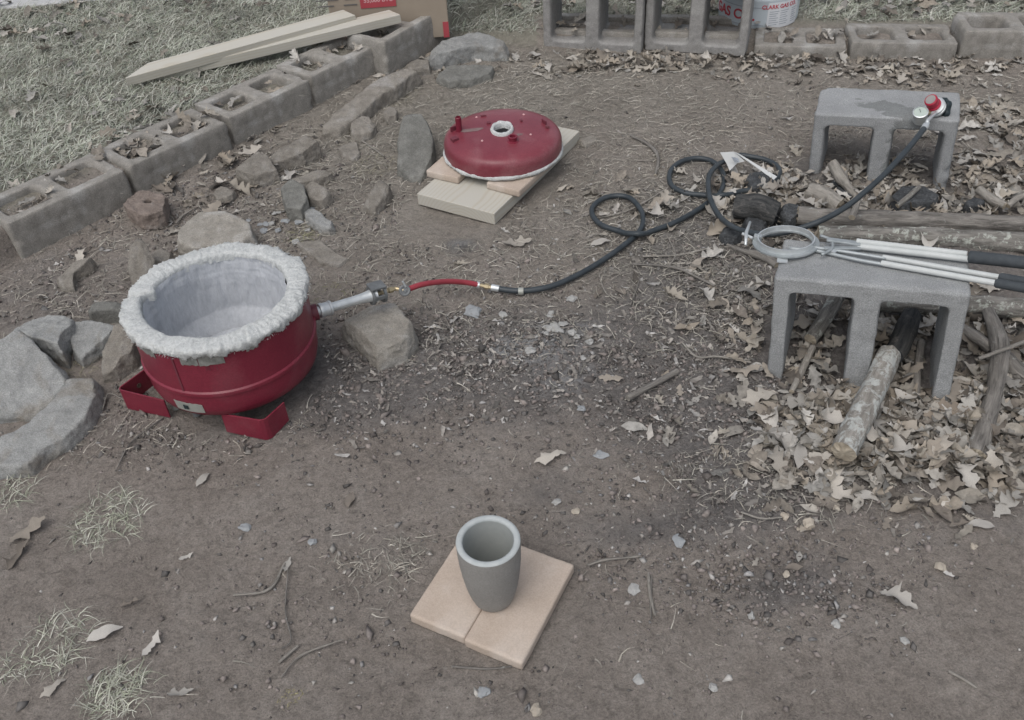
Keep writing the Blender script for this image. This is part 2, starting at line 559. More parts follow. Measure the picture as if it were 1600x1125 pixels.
def dirt_mat():
    m, n, l, b = nodes_of('dirt')
    tc = n.new('ShaderNodeTexCoord').outputs['Object']
    at = n.new('ShaderNodeAttribute')
    at.attribute_name = 'tint'
    sp = n.new('ShaderNodeSeparateColor')
    l.new(at.outputs['Color'], sp.inputs['Color'])
    t1 = nz(n, l, 5, 9, .68, vec=tc, dist=.4)
    soil = ramp(n, l, t1.outputs['Fac'], [(.28, (.218, .191, .168)), (.5, (.276, .246, .219)), (.72, (.324, .294, .266))])
    t2 = nz(n, l, 60, 8, .75, vec=tc, dist=.5)
    soil = mix(n, l, 1.0, soil, ramp(n, l, t2.outputs['Fac'], [(.3, .60), (.5, 1.0), (.75, 1.22)]), 'MULTIPLY')
    tf = nz(n, l, 260, 4, .8, vec=tc)
    soil = mix(n, l, 1.0, soil, ramp(n, l, tf.outputs['Fac'], [(.35, .78), (.65, 1.22)]), 'MULTIPLY')
    t3 = nz(n, l, 38, 8, .8, vec=tc, dist=.9)
    mul = ramp(n, l, t3.outputs['Fac'], [(.3, (.085, .08, .078)), (.5, (.17, .158, .15)), (.72, (.29, .275, .262))])
    gr = ramp(n, l, t3.outputs['Fac'], [(.3, (.16, .155, .125)), (.7, (.33, .32, .27))])
    ash = ramp(n, l, t3.outputs['Fac'], [(.3, (.20, .20, .205)), (.7, (.34, .345, .35))])

    def msk(s):
        tm = n.new('ShaderNodeMath')
        tm.operation = 'MULTIPLY_ADD'
        l.new(t1.outputs['Fac'], tm.inputs[0])
        tm.inputs[1].default_value = .9
        l.new(s, tm.inputs[2])
        return ramp(n, l, tm.outputs['Value'], [(.62, 0), (1.05, 1)])
    col = mix(n, l, msk(sp.outputs['Red']), soil, mul)
    col = mix(n, l, msk(sp.outputs['Blue']), col, ash)
    col = mix(n, l, sp.outputs['Green'], col, gr)
    vo = n.new('ShaderNodeTexVoronoi')
    vo.inputs['Scale'].default_value = 95
    l.new(tc, vo.inputs['Vector'])
    fl = ramp(n, l, vo.outputs['Color'], [(.90, 0), (.93, .55)])
    dd = ramp(n, l, vo.outputs['Distance'], [(.25, 1), (.4, 0)])
    col = mix(n, l, mix(n, l, 1.0, fl, dd, 'MULTIPLY'), col, (.32, .30, .275))
    l.new(col, b.inputs['Base Color'])
    b.inputs['Roughness'].default_value = .93
    b.inputs['Specular IOR Level'].default_value = .2
    hb = n.new('ShaderNodeBump')
    hb.inputs['Strength'].default_value = .9
    hb.inputs['Distance'].default_value = .009
    t5 = nz(n, l, 110, 9, .75, vec=tc, dist=.6)
    l.new(t5.outputs['Fac'], hb.inputs['Height'])
    hb2 = n.new('ShaderNodeBump')
    hb2.inputs['Strength'].default_value = .8
    hb2.inputs['Distance'].default_value = .008
    l.new(t2.outputs['Fac'], hb2.inputs['Height'])
    l.new(hb.outputs['Normal'], hb2.inputs['Normal'])
    l.new(hb2.outputs['Normal'], b.inputs['Normal'])
    return m


MAT['dirt'] = dirt_mat()

# ------------------------------------------------------------------ the lie of the land
# front face lines of the two retaining rows: (point, direction); lawn is on the far side of both
WA, WB = np.array((-1.3903, 2.2613, 0.12)[:2]), np.array((-0.1956, 3.6638, 0.14)[:2])
BA, BB = np.array((0.1973, 3.5644, 0)[:2]), np.array((1.9296, 3.2103, 0)[:2])


def side(x, y, A, B):
    d = (B - A) / np.linalg.norm(B - A)
    return -(x - A[0]) * d[1] + (y - A[1]) * d[0]


def macro(x, y):
    x = np.asarray(x, float)
    y = np.asarray(y, float)
    sw = side(x, y, WA, WB)
    sb = side(x, y, BA, BB)
    h = np.maximum(.095 * sstep(.008, .034, sw) * sstep(2.12, 2.25, y + .1 * (x + 1.3)), .035 * sstep(.02, .07, sb))
    p = np.stack([x, y, np.zeros_like(x)], -1)
    h = h + .020 * fbm(p, 1.1, 2, seed=3) * sstep(.0, .4, np.abs(y - 1.1))
    h = h + .026 * np.exp(-(np.minimum(sw, 0) / .13) ** 2) * (sw < .02) * sstep(2.35, 2.75, y) * sstep(-.1, -.5, x)
    # ash and leaf heap of the old fire, right of the middle
    h = h + .03 * np.exp(-(((x - 1.15) / .35) ** 2 + ((y - 2.0) / .28) ** 2))
    return h


def hz(x, y):
    return float(macro(np.array([x]), np.array([y]))[0])


def blob(x, y, spots):
    o = 0
    for (cx, cy, _z), rx, ry, w in spots:
        o = o + w * np.exp(-(((x - cx) / rx) ** 2 + ((y - cy) / ry) ** 2))
    return o


MULCH = [((-0.369, 1.6675, 0), .22, .16, .6), ((-0.1552, 1.7189, 0), .3, .18, .5), ((0.2306, 1.6844, 0), .35, .25, .5), ((0.5539, 1.7523, 0), .2, .3, .75), ((0.4857, 1.4441, 0), .22, .18, .6),
         ((0.6772, 2.073, 0), .3, .25, .8), ((0.993, 2.3035, 0), .5, .3, .9), ((0.903, 1.6241, 0), .4, .4, .9), ((0.4338, 1.2096, 0), .16, .08, .5), ((0.2452, 1.1582, 0), .14, .05, .4), ((-0.8047, 1.51, 0), .3, .1, .35),
         ((-0.1258, 2.2036, 0), .06, .05, .8), ((0.0501, 1.273, 0), .1, .08, .3), ((-1.272, 2.0592, 0), .35, .3, .35), ((0.5499, 1.0299, 0), .1, .06, .35), ((0.4452, 0.9946, 0), .08, .05, .4), ((-0.3253, 1.1682, 0), .1, .06, .25)]
ASH = [((0.0016, 1.7411, 0), .10, .06, .55), ((0.1313, 1.7914, 0), .1, .07, .5), ((0.1479, 1.6223, 0), .12, .08, .3), ((-0.1259, 2.2198, 0), .05, .04, .4)]
STRAW = [((0.104, 3.2023, 0), 1.1, .42, .8), ((0.3633, 2.3376, 0), .5, .4, .45), ((-0.2802, 2.4084, 0), .25, .4, .3), ((-0.471, 2.833, 0), .3, .3, .35), ((1.4674, 2.9165, 0), .6, .3, .35), ((-0.6707, 2.4513, 0), .3, .4, .25)]


def grid_axis(lo, hi, step, far, n):
    core = np.arange(lo, hi + step / 2, step)
    g = np.geomspace(step * 1.5, far, n).cumsum() * .5
    return np.concatenate([(lo - g)[::-1], core, hi + g])


gx = grid_axis(-2.2, 2.1, .0072, 30, 24)
gy = grid_axis(.65, 4.25, .0072, 30, 24)
X, Y = np.meshgrid(gx, gy)
P3 = np.stack([X, Y, np.zeros_like(X)], -1)
Z = macro(X, Y)
rough = np.clip(.48 + .75 * blob(X, Y, MULCH), 0, 1.25)
Z = Z + .0075 * fbm(P3, 9, 3, seed=1)
cl = fbm(P3, 34, 4, .6, seed=2)
Z = Z + rough * .0085 * cl
Z = Z + rough * .0065 * (np.abs(fbm(P3, 62, 2, .6, seed=8)) - .12)
Z = Z - .010 * np.clip(np.abs(fbm(P3, 5.5, 2, .5, seed=21)) * -9 + .5, 0, 1) * np.clip(fbm(P3, 2.1, 2, seed=22) + .15, 0, 1)
lawn = np.maximum(sstep(.05, .2, side(X, Y, WA, WB)) * sstep(1.7, 2.1, Y), sstep(.15, .3, side(X, Y, BA, BB) + .2 * (X < .17)))
tint = np.stack([np.clip(blob(X, Y, MULCH), 0, .8), np.clip(lawn + blob(X, Y, STRAW) * .5, 0, 1), np.clip(blob(X, Y, ASH), 0, .7)], -1)
nx, ny = len(gx), len(gy)
idx = np.arange(nx * ny).reshape(ny, nx)
F = np.stack([idx[:-1, :-1], idx[:-1, 1:], idx[1:, 1:], idx[1:, :-1]], -1).reshape(-1, 4)
V = np.stack([X, Y, Z], -1).reshape(-1, 3)
ground = link('ground', np_mesh('ground', V, F, tint.reshape(-1, 3), True), MAT['dirt'])
tag(ground, 'bare reddish brown dirt yard with dark mulchy patches', None, None, 'structure')

# pale paving at the far edge of the lawn
PVY = 3.6
mb = MB()
mb.prism([(-9, PVY + 1.2), ((-2.0373, 4.1051, 0.1)[0], (-2.0373, 4.1051, 0.1)[1]), ((-1.6927, 4.1261, 0.1)[0], (-1.6927, 4.1261, 0.1)[1]), (-.9, 4.6), (-.9, 9), (-9, 9)], -.05, .102)
pv = mb.build('pavement', mat('pale_paving', (.40, .405, .41), (.50, .505, .51), 20, .9, .3, 150), bevel=.01)
tag(pv, 'pale paving beyond the lawn in the far left corner', None, None, 'structure')

# ------------------------------------------------------------------ concrete blocks
def cmu_mesh(name, L, W, H, web=.034, mid=.054, shell=.036, voxel=.0075, amp=.0022, seed=0, rc=.013, dents=()):
    """two-core block, cores along local Z, origin at the middle of its top face"""
    V, F = [], []

    def vid(p):
        V.append(p)
        return len(V) - 1
    xs = [(-L / 2 + web, -mid / 2), (mid / 2, L / 2 - web)]
    y0, y1 = -W / 2 + shell, W / 2 - shell
    cells = [(-L / 2, 0), (0, L / 2)]
    m = MB()
    for (hx0, hx1), (cx0, cx1) in zip(xs, cells):
        for lev, t in ((0.0, 0.0), (-H, 0.006)):
            pass
        ring = {}
        for lev, t in ((0.0, 0.0), (-H, .004)):
            pts = []
            a0, a1, b0, b1 = hx0 + t, hx1 - t, y0 + t, y1 - t
            for (ccx, ccy, st) in ((a1 - rc, b1 - rc, 0), (a0 + rc, b1 - rc, 90), (a0 + rc, b0 + rc, 180), (a1 - rc, b0 + rc, 270)):
                for k in range(4):
                    w = R(st + 30 * k)
                    pts.append((ccx + rc * math.cos(w), ccy + rc * math.sin(w), lev))
            ring[lev] = pts
        n = 16
        outer = [(cx1, W / 2), (cx0, W / 2), (cx0, -W / 2), (cx1, -W / 2)]
        for lev in (0.0, -H):
            vs = ring[lev] + [(x, y, lev) for x, y in outer]
            fs = []
            for q in range(4):
                for k in range(3):
                    fs.append((q * 4 + k, q * 4 + k + 1, 16 + q))
                q2 = (q + 1) % 4
                fs.append((q * 4 + 3, q2 * 4, 16 + q2, 16 + q))
            m.add(vs, fs)
        m.add(ring[0.0] + ring[-H], [(k, (k + 1) % n, n + (k + 1) % n, n + k) for k in range(n)])
        for s in (-1, 1):
            m.add([(cx0, s * W / 2, 0), (cx1, s * W / 2, 0), (cx1, s * W / 2, -H), (cx0, s * W / 2, -H)], [(0, 1, 2, 3)])
    for s in (-1, 1):
        m.add([(s * L / 2, -W / 2, 0), (s * L / 2, W / 2, 0), (s * L / 2, W / 2, -H), (s * L / 2, -W / 2, -H)], [(0, 1, 2, 3)])
    me = m.mesh(name)
    tmp = bpy.data.objects.new('tmp', me)
    COL.objects.link(tmp)
    md = tmp.modifiers.new('r', 'REMESH')
    md.mode = 'VOXEL'
    md.voxel_size = voxel
    dg = bpy.context.evaluated_depsgraph_get()
    out = bpy.data.meshes.new_from_object(tmp.evaluated_get(dg))
    bpy.data.objects.remove(tmp)
    out.name = name
    displace(out, amp, 55, 3, seed)
    displace(out, amp * 1.3, 12, 3, seed + 5)
    # knocked edges and corners
    co = np.empty(len(out.vertices) * 3, np.float32)
    out.vertices.foreach_get('co', co)
    co = co.reshape(-1, 3)
    rg = np.random.default_rng(int(seed * 10) + 3)
    for _ in range(14):
        ax = rg.integers(0, 3)
        p = np.array([rg.choice([-L / 2, L / 2]), rg.choice([-W / 2, W / 2]), rg.choice([0, -H])])
        p[ax] = [rg.uniform(-L / 2, L / 2), rg.uniform(-W / 2, W / 2), rg.uniform(-H, 0)][ax]
        r = rg.uniform(.008, .022)
        d = np.linalg.norm(co - p, axis=1)
        k = d < r
        c = np.array([0, 0, -H / 2])
        v = (c - p) / np.linalg.norm(c - p)
        co[k] += (v * ((r - d[k])[:, None]) * .45).astype(np.float32)
    out.vertices.foreach_set('co', co.ravel())
    out.polygons.foreach_set('use_smooth', np.ones(len(out.polygons), bool))
    out.update()
    return out


def row_block(a, b, ztop, label, group, seed, m='block_old', W=.19, H=.19, tiltx=0, rolly=0):
    """cores up; a, b: left and right ends of its lower front edge on the ground"""
    a, b = Vector((a[0], a[1], 0)), Vector((b[0], b[1], 0))
    d = (b - a)
    L = d.length
    d.normalize()
    nrm = Vector((-d.y, d.x, 0))
    c = (a + b) / 2 + nrm * W / 2
    o = link('concrete_block', cmu_mesh('concrete_block', L - .006, W, H, seed=seed, voxel=.0102), MAT[m])
    o.location = (c.x, c.y, ztop)
    o.rotation_euler = (tiltx, rolly, math.atan2(d.y, d.x))
    return tag(o, label, 'concrete block', group)


LROW = 'weathered concrete blocks edging the lawn on the left'
row_block((-1.3903, 2.2613, 0.12), (-1.1307, 2.5441, 0.12), .12, 'weathered concrete block at the near end of the left row', LROW, 1.1)
row_block((-1.13, 2.5558, 0.12), (-0.8781, 2.8295, 0.12), .12, 'leaf filled weathered concrete block behind the old clay brick', LROW, 2.2)
row_block((-0.8805, 2.8527, 0.12), (-0.6478, 3.118, 0.12), .12, 'weathered concrete block in the middle of the left row', LROW, 3.3)
row_block((-0.6482, 3.1393, 0.12), (-0.4307, 3.3978, 0.12), .12, 'weathered concrete block next to the raised last block of the left row', LROW, 4.4)
row_block((-0.4011, 3.3367, 0.15), (-0.1941, 3.6361, 0.15), .15, 'raised concrete block at the far end of the left row, under the lumber', LROW, 5.5, H=.21)
BROW = 'low concrete blocks along the back of the yard'
row_block((0.9779, 3.3827, 0), (1.3023, 3.3003, 0), .042, 'sunken low concrete block with leaf filled cores beside the standing blocks', BROW, 6.1, 'block_old', rolly=R(-1))
row_block((1.3173, 3.3099, 0), (1.6917, 3.2415, 0), .06, 'low concrete block in the middle of the back right row', BROW, 7.1)
row_block((1.6973, 3.2436, 0), (2.0816, 3.1771, 0), .105, 'tallest low concrete block at the right edge of the back row', BROW, 8.1)
row_block((0.1913, 3.6297, 0), (0.5793, 3.5336, 0), .05, 'low concrete block lying behind the left standing block', BROW, 9.1)
row_block((0.5875, 3.5388, 0), (0.968, 3.4452, 0), .055, 'low concrete block lying behind the right standing block', BROW, 10.1)


def stand_block(c, yaw, ztop, label, seed, m, tilt=(0, 0), tall=.29, depth=.19, name='concrete_block', voxel=.0076, group=None, **kw):
    """cores run front to back; top face at ztop; c is the middle of the top face"""
    me = cmu_mesh(name, .39, tall, depth, seed=seed, voxel=voxel, **kw)
    # local: L along x, block width along y -> up, core axis z -> front/back
    Mx = Matrix.Rotation(R(90), 4, 'X')
    me.transform(Matrix.Translation((0, 0, depth / 2)))
    me.transform(Mx)
    me.transform(Matrix.Translation((0, 0, -tall / 2)))
    o = link(name, me, MAT[m])
    o.location = (c[0], c[1], ztop)
    o.rotation_euler = (tilt[0], tilt[1], yaw)
    return tag(o, label, 'concrete block', group)


STAND = 'concrete blocks stood on edge at the back'
a, b = np.array((0.1973, 3.5644, 0)), np.array((0.5664, 3.4791, 0))
c = (a + b) / 2 + .095 * np.array([math.sin(R(16.5)), math.cos(R(16.5)), 0])
stand_block(c, R(-16.5), .285, 'left grey concrete block standing on edge at the back of the yard', 11.3, 'block_dusty', group=STAND)
a, b = np.array((0.5852, 3.4888, 0)), np.array((0.945, 3.3875, 0))
c = (a + b) / 2 + .095 * np.array([math.sin(R(18)), math.cos(R(18)), 0])
stand_block(c, R(-18), .288, 'right concrete block standing on edge in front of the white gas cylinder', 12.7, 'block_dusty', group=STAND)
farb = stand_block((1.14, 2.505), -.389, .213, 'pale concrete block used as a stand for the gas regulator', 13.9, 'block_stained', (.002, -.071), tall=.31, group='pale concrete block stands')
nearb = stand_block((.797, 1.644), -.377, .263, 'pale concrete block carrying the crucible tongs', 14.4, 'block_new', (-.105, -.086), tall=.335, group='pale concrete block stands', voxel=.006)

# ------------------------------------------------------------------ rocks
def remeshed(me, voxel):
    tmp = bpy.data.objects.new('tmp', me)
    COL.objects.link(tmp)
    md = tmp.modifiers.new('r', 'REMESH')
    md.mode = 'VOXEL'
    md.voxel_size = voxel
    out = bpy.data.meshes.new_from_object(tmp.evaluated_get(bpy.context.evaluated_depsgraph_get()))
    bpy.data.objects.remove(tmp)
    return out


def rock(outline, h, label, m='rock_grey', slope=(0, 0), seed=0, group=None, name='rock', base=1.06, sink=.03, cuts=16):
    """irregular stone: `outline` is the outline of its upper face"""
    P = np.array(outline, float)
    c = P.mean(0)
    z0 = hz(*c)
    Q = P - c
    n = len(Q)
    size = np.linalg.norm(Q, axis=1).mean() * 2
    V, F = [], []
    sl_ = h < .06 and size > .12
    for s_, z, top in ((base, -sink, 0), (base, .25 * h, .2), (1.0, (.9 if sl_ else .8) * h, .8), (.985 if sl_ else .93, h, 1)):
        q = Q * s_
        zz = z + top * (q[:, 0] * slope[0] + q[:, 1] * slope[1])
        V += [(a_, b_, c_) for a_, b_, c_ in np.c_[q, zz]]
    for i in range(3):
        F += [(i * n + k, i * n + (k + 1) % n, (i + 1) * n + (k + 1) % n, (i + 1) * n + k) for k in range(n)]
    F += [tuple(range(n - 1, -1, -1)), tuple(range(3 * n, 4 * n))]
    mb_ = MB()
    mb_.add(V, F)
    me = mb_.mesh(name)
    bm = bmesh.new()
    bm.from_mesh(me)
    bmesh.ops.triangulate(bm, faces=bm.faces)
    bm.to_mesh(me)
    bm.free()
    out = remeshed(me, float(np.clip(size * .020, .0028, .0058)))
    k = len(out.vertices)
    co = np.empty(k * 3, np.float32)
    out.vertices.foreach_get('co', co)
    co = co.reshape(-1, 3).astype(float)
    co += np.stack([fbm(co, 2.2 / size, 2, seed=seed + q_) for q_ in (1, 2, 3)], -1) * (.5 if h < .06 and size > .12 else 1) * np.array([size * .035, size * .035, h * .12])
    rg = np.random.default_rng(int(seed * 100) + 7)
    ctr = np.array([0, 0, h * .4])
    flat_ = h < .06 and size > .12
    for _ in range(5 if flat_ else cuts):
        nv = rg.normal(size=3)
        nv[2] = abs(nv[2]) * 1.1
        nv /= np.linalg.norm(nv)
        pr = (co - ctr) @ nv
        d = pr.max() * (rg.uniform(.94, .99) if flat_ else rg.uniform(.86, .985))
        o_ = pr > d
        co[o_] -= nv * ((pr[o_] - d)[:, None]) * .92
    out.vertices.foreach_set('co', co.astype(np.float32).ravel())
    out.update()
    displace(out, size * .018, 9 / size, 3, seed + 4)
    displace(out, min(.004, size * .03), 60, 4, seed + 6)
    out.polygons.foreach_set('use_smooth', np.ones(len(out.polygons), bool))
    o = link(name, out, MAT[m])
    o.location = (c[0], c[1], z0)
    return tag(o, label, 'rock', group)


ROCKS = [
 ([(-1.1964, 1.4631), (-1.1458, 1.4964), (-1.0961, 1.5327), (-1.0683, 1.5954), (-1.0533, 1.6533), (-1.0538, 1.6827), (-0.986, 1.67), (-0.9674, 1.6084), (-0.9685, 1.5448), (-0.9979, 1.4843), (-1.0342, 1.4539), (-1.057, 1.4081), (-1.1117, 1.4068), (-1.1758, 1.3951)], .040, 'long flat grey slab lying in front of the left boulders', 'rock_grey', (0, .05)),
 ([(-1.2602, 1.8289), (-1.2533, 1.8871), (-1.2255, 1.9268), (-1.189, 1.9395), (-1.1481, 1.9301), (-1.1044, 1.8914), (-1.0956, 1.8542), (-1.1049, 1.8146), (-1.0905, 1.7617), (-1.1384, 1.7928), (-1.1848, 1.8219), (-1.2215, 1.8532)], .055, 'rounded grey boulder split by a crack at the left edge', 'rock_grey', (.1, -.2)),
 ([(-1.2837, 1.7506), (-1.2373, 1.7899), (-1.1983, 1.811), (-1.1601, 1.7828), (-1.1158, 1.7401), (-1.0706, 1.7101), (-1.0533, 1.6671), (-1.0562, 1.6226), (-1.08, 1.5986), (-1.1314, 1.588), (-1.2153, 1.5803)], .065, 'big pale grey boulder with a brown lower face at the left edge', 'rock_grey', (-.2, .35)),
 ([(-1.1045, 1.8438), (-1.1049, 1.8954), (-1.0696, 1.8974), (-1.0236, 1.88), (-0.9857, 1.8609), (-1.0066, 1.8221), (-1.0277, 1.7869), (-1.0507, 1.7598), (-1.0813, 1.7917)], .04, 'cream edged flat stone between the boulders and the furnace', 'rock_grey', (.1, .1)),
 ([(-0.9903, 1.7003), (-0.9964, 1.7721), (-0.9825, 1.8329), (-0.963, 1.8489), (-0.9266, 1.8151), (-0.9176, 1.7529), (-0.9378, 1.7308), (-0.959, 1.6976)], .055, 'brown wedge stone leaning towards the left side of the furnace', 'rock_brown', (.25, .3)),
 ([(-1.0982, 1.958), (-1.0759, 1.9779), (-1.0062, 1.9684), (-0.9915, 1.9396), (-1.0376, 1.9332), (-1.0785, 1.9317)], .045, 'small blocky blue grey stone left of the white furnace lining', 'rock_dark', (0, 0)),
 ([(-1.0221, 2.1087), (-1.0214, 2.1764), (-0.9984, 2.1898), (-0.9528, 2.1289), (-0.9438, 2.0532), (-0.9754, 2.0187), (-1.0068, 2.0595)], .07, 'upright brown stone just behind the furnace rim', 'rock_brown', (0, .6)),
 ([(-1.2325, 2.1193), (-1.207, 2.1655), (-1.1481, 2.1937), (-1.1513, 2.1691), (-1.1867, 2.1298), (-1.1783, 2.0871), (-1.2068, 2.0841)], .035, 'narrow tan stone near the first wall block', 'rock_brown', (.1, .2)),
 ([(-0.9263, 2.2369), (-0.9259, 2.2967), (-0.8858, 2.3647), (-0.8148, 2.364), (-0.7299, 2.306), (-0.7103, 2.2468), (-0.7446, 2.2176), (-0.8687, 2.2049)], .055, 'large rounded brown rock behind the furnace', 'rock_tan', (0, .15)),
 ([(-0.8389, 2.6437), (-0.7828, 2.7416), (-0.7455, 2.7157), (-0.7016, 2.6316), (-0.7802, 2.6085)], .05, 'angular tan rock below the second wall block', 'rock_brown', (0, .1)),
 ([(-0.7518, 2.7165), (-0.7249, 2.7692), (-0.6334, 2.8198), (-0.5883, 2.7787), (-0.6365, 2.7324), (-0.7287, 2.701)], .05, 'long ledge shaped rock behind the angular tan rock', 'rock_brown', (.1, .2)),
 ([(-0.6852, 2.5889), (-0.62, 2.6254), (-0.5624, 2.6512), (-0.5261, 2.6347), (-0.5479, 2.6129), (-0.5852, 2.5893), (-0.644, 2.5802)], .03, 'thin wavy stone slab above the dark pitted rock', 'rock_brown', (0, .1)),
 ([(-0.669, 2.4896), (-0.6416, 2.5285), (-0.5988, 2.5005), (-0.58, 2.431), (-0.5973, 2.3894), (-0.6405, 2.4014)], .055, 'dark pitted rock among pebbles left of centre', 'rock_dark', (0, .2)),
 ([(-0.6025, 2.5144), (-0.5766, 2.5423), (-0.5196, 2.4897), (-0.5368, 2.4541), (-0.5827, 2.4667)], .045, 'pale tilted stone touching the dark pitted rock', 'rock_brown', (0, .3)),
 ([(-0.6021, 2.4104), (-0.5768, 2.4366), (-0.5441, 2.404), (-0.4985, 2.3354), (-0.4962, 2.2974), (-0.5339, 2.3185), (-0.5771, 2.3649)], .025, 'smooth oval grey stone below the dark pitted rock', 'rock_grey', (0, 0)),
 ([(-0.4261, 2.4195), (-0.4053, 2.4691), (-0.3714, 2.5381), (-0.3519, 2.5397), (-0.3366, 2.484), (-0.3816, 2.4109)], .042, 'wedge shaped brown rock left of the pine plank', 'rock_brown', (.1, .3)),
 ([(-0.3308, 2.6484), (-0.326, 2.7819), (-0.2932, 2.8833), (-0.2731, 2.9139), (-0.232, 2.8381), (-0.208, 2.7273), (-0.2177, 2.6347), (-0.2501, 2.5893), (-0.2963, 2.6029)], .075, 'upright dark rounded stone with white scratches beside the furnace lid', 'rock_dark', (0, .42)),
 ([(-0.6029, 2.936), (-0.5735, 3.0047), (-0.5155, 3.0925), (-0.4283, 3.2292), (-0.3153, 3.3027), (-0.2787, 3.275), (-0.3552, 3.1705), (-0.419, 3.1003), (-0.458, 3.0243), (-0.4965, 2.9607), (-0.5368, 2.9276)], .05, 'long flat brown slab along the far wall blocks', 'rock_brown', (0, .1)),
 ([(-0.5092, 2.9544), (-0.4802, 2.9991), (-0.4475, 3.0047), (-0.4185, 2.9429), (-0.4281, 2.8969), (-0.4693, 2.8742), (-0.4972, 2.8962)], .035, 'tan stone at the foot of the long flat slab', 'rock_brown', (0, .1)),
 ([(-0.4007, 3.0238), (-0.3752, 3.0808), (-0.3488, 3.052), (-0.3527, 3.0028), (-0.3786, 2.9914)], .03, 'small brown stone behind the upright dark stone', 'rock_brown', (0, 0)),
 ([(-0.2609, 3.4233), (-0.2024, 3.5257), (-0.0857, 3.5979), (-0.0179, 3.5942), (0.0645, 3.5111), (0.0598, 3.4494), (-0.0863, 3.471), (-0.1977, 3.4141)], .065, 'big blue grey rock beyond the raised wall block', 'rock_grey', (0, .05)),
 ([(-0.2152, 3.2893), (-0.1761, 3.3698), (-0.0797, 3.3679), (-0.0031, 3.3454), (-0.0213, 3.2737), (-0.104, 3.235), (-0.1741, 3.2336)], .03, 'flat grey stone in front of the big blue grey rock', 'rock_dark', (0, 0)),
 ([(-0.3466, 3.4057), (-0.2999, 3.4527), (-0.2454, 3.4329), (-0.2436, 3.3735), (-0.3079, 3.3536)], .03, 'rounded stone at the foot of the raised wall block', 'rock_brown', (0, 0)),
 ([(-0.537, 2.8272), (-0.516, 2.8744), (-0.4785, 2.8652), (-0.4609, 2.787), (-0.4719, 2.7448), (-0.5165, 2.7718)], .012, 'half buried flat stone below the long brown slab', 'rock_brown', (0, 0)),
 ([(-0.5992, 2.2612), (-0.5301, 2.2672), (-0.4662, 2.1826), (-0.4392, 2.164), (-0.4609, 2.132), (-0.5072, 2.1491), (-0.5489, 2.1975)], .012, 'half buried flat stone right of the furnace rim', 'rock_brown', (0, 0)),
 ([(-0.4207, 1.8279), (-0.3818, 1.8712), (-0.2878, 1.8835), (-0.2375, 1.8003), (-0.2327, 1.7621), (-0.2641, 1.7138), (-0.2819, 1.7059), (-0.3172, 1.6901), (-0.3723, 1.7652)], .065, 'block shaped tan rock propping up the burner pipe', 'rock_tan', (0, .05)),
 ([(-0.9452, 2.2266), (-0.9846, 2.2534), (-1.0135, 2.224), (-0.9833, 2.1767), (-0.9445, 2.179)], .02, 'low stone half hidden behind the furnace rim', 'rock_brown', (0, 0)),
 ([(-0.9012, 2.5566), (-0.8787, 2.593), (-0.827, 2.5636), (-0.8342, 2.5184), (-0.8729, 2.5152)], .02, 'small flat stone left of the pebble patch', 'rock_brown', (0, 0)),
 ([(0.252, 2.7728), (0.3071, 2.7974), (0.3241, 2.7594), (0.2793, 2.7297)], .012, 'thin stone flake right of the furnace lid', 'rock_brown', (0, 0)),
]
for k, (ol, h, lab, mm, sl) in enumerate(ROCKS):
    o = rock(ol, h, lab, mm, sl, seed=k * 1.37)

# broken clay brick with a hole
bo = MB()
bp = [(-1.1292, 2.4303), (-1.1107, 2.5322), (-1.0086, 2.4755), (-0.9966, 2.3801), (-1.0557, 2.369)]
cb = np.mean(np.array(bp), 0)
n = 20
ring_i = [(cb[0] + .002 + .013 * math.cos(2 * math.pi * k / n), cb[1] + .010 + .013 * math.sin(2 * math.pi * k / n)) for k in range(n)]
PB = np.array(bp)
sg = np.linalg.norm(np.roll(PB, -1, 0) - PB, axis=1)
cu = np.concatenate([[0], sg.cumsum()])
ring_o = []
for w in [2 * math.pi * k / n for k in range(n)]:
    d = np.array([math.cos(w), math.sin(w)])
    best = 9
    for k in range(len(PB)):
        p, q = PB[k] - cb, PB[(k + 1) % len(PB)] - cb
        den = d[0] * (q - p)[1] - d[1] * (q - p)[0]
        if abs(den) < 1e-9: continue
        t = (p[0] * (q - p)[1] - p[1] * (q - p)[0]) / den
        u = (p[0] * d[1] - p[1] * d[0]) / den
        if t > 0 and -1e-6 <= u <= 1 + 1e-6: best = min(best, t)
    ring_o.append(tuple(cb + d * best))
V, F = [], []
for z, rg in ((.0, ring_o), (.03, ring_o), (.056, ring_o), (.056, ring_i), (.03, ring_i), (.0, ring_i)):
    V += [(x - cb[0], y - cb[1], z) for x, y in rg]
for i in range(6):
    j = (i + 1) % 6
    for k in range(n):
        F.append((i * n + k, i * n + (k + 1) % n, j * n + (k + 1) % n, j * n + k))
bo.add(V, F)
bk = bo.build('clay_brick', MAT['clay_brick'], auto=R(30))
bk.data = remeshed(bk.data, .003)
bk.data.materials.clear(); bk.data.materials.append(MAT['clay_brick'])
displace(bk.data, .009, 22, 3, 4.2)
displace(bk.data, .004, 90, 3, 2.2)
bk.data.polygons.foreach_set('use_smooth', np.ones(len(bk.data.polygons), bool))
bk.location = (cb[0], cb[1], hz(*cb))
tag(bk, 'broken reddish clay brick with a round hole below the left wall', 'brick')


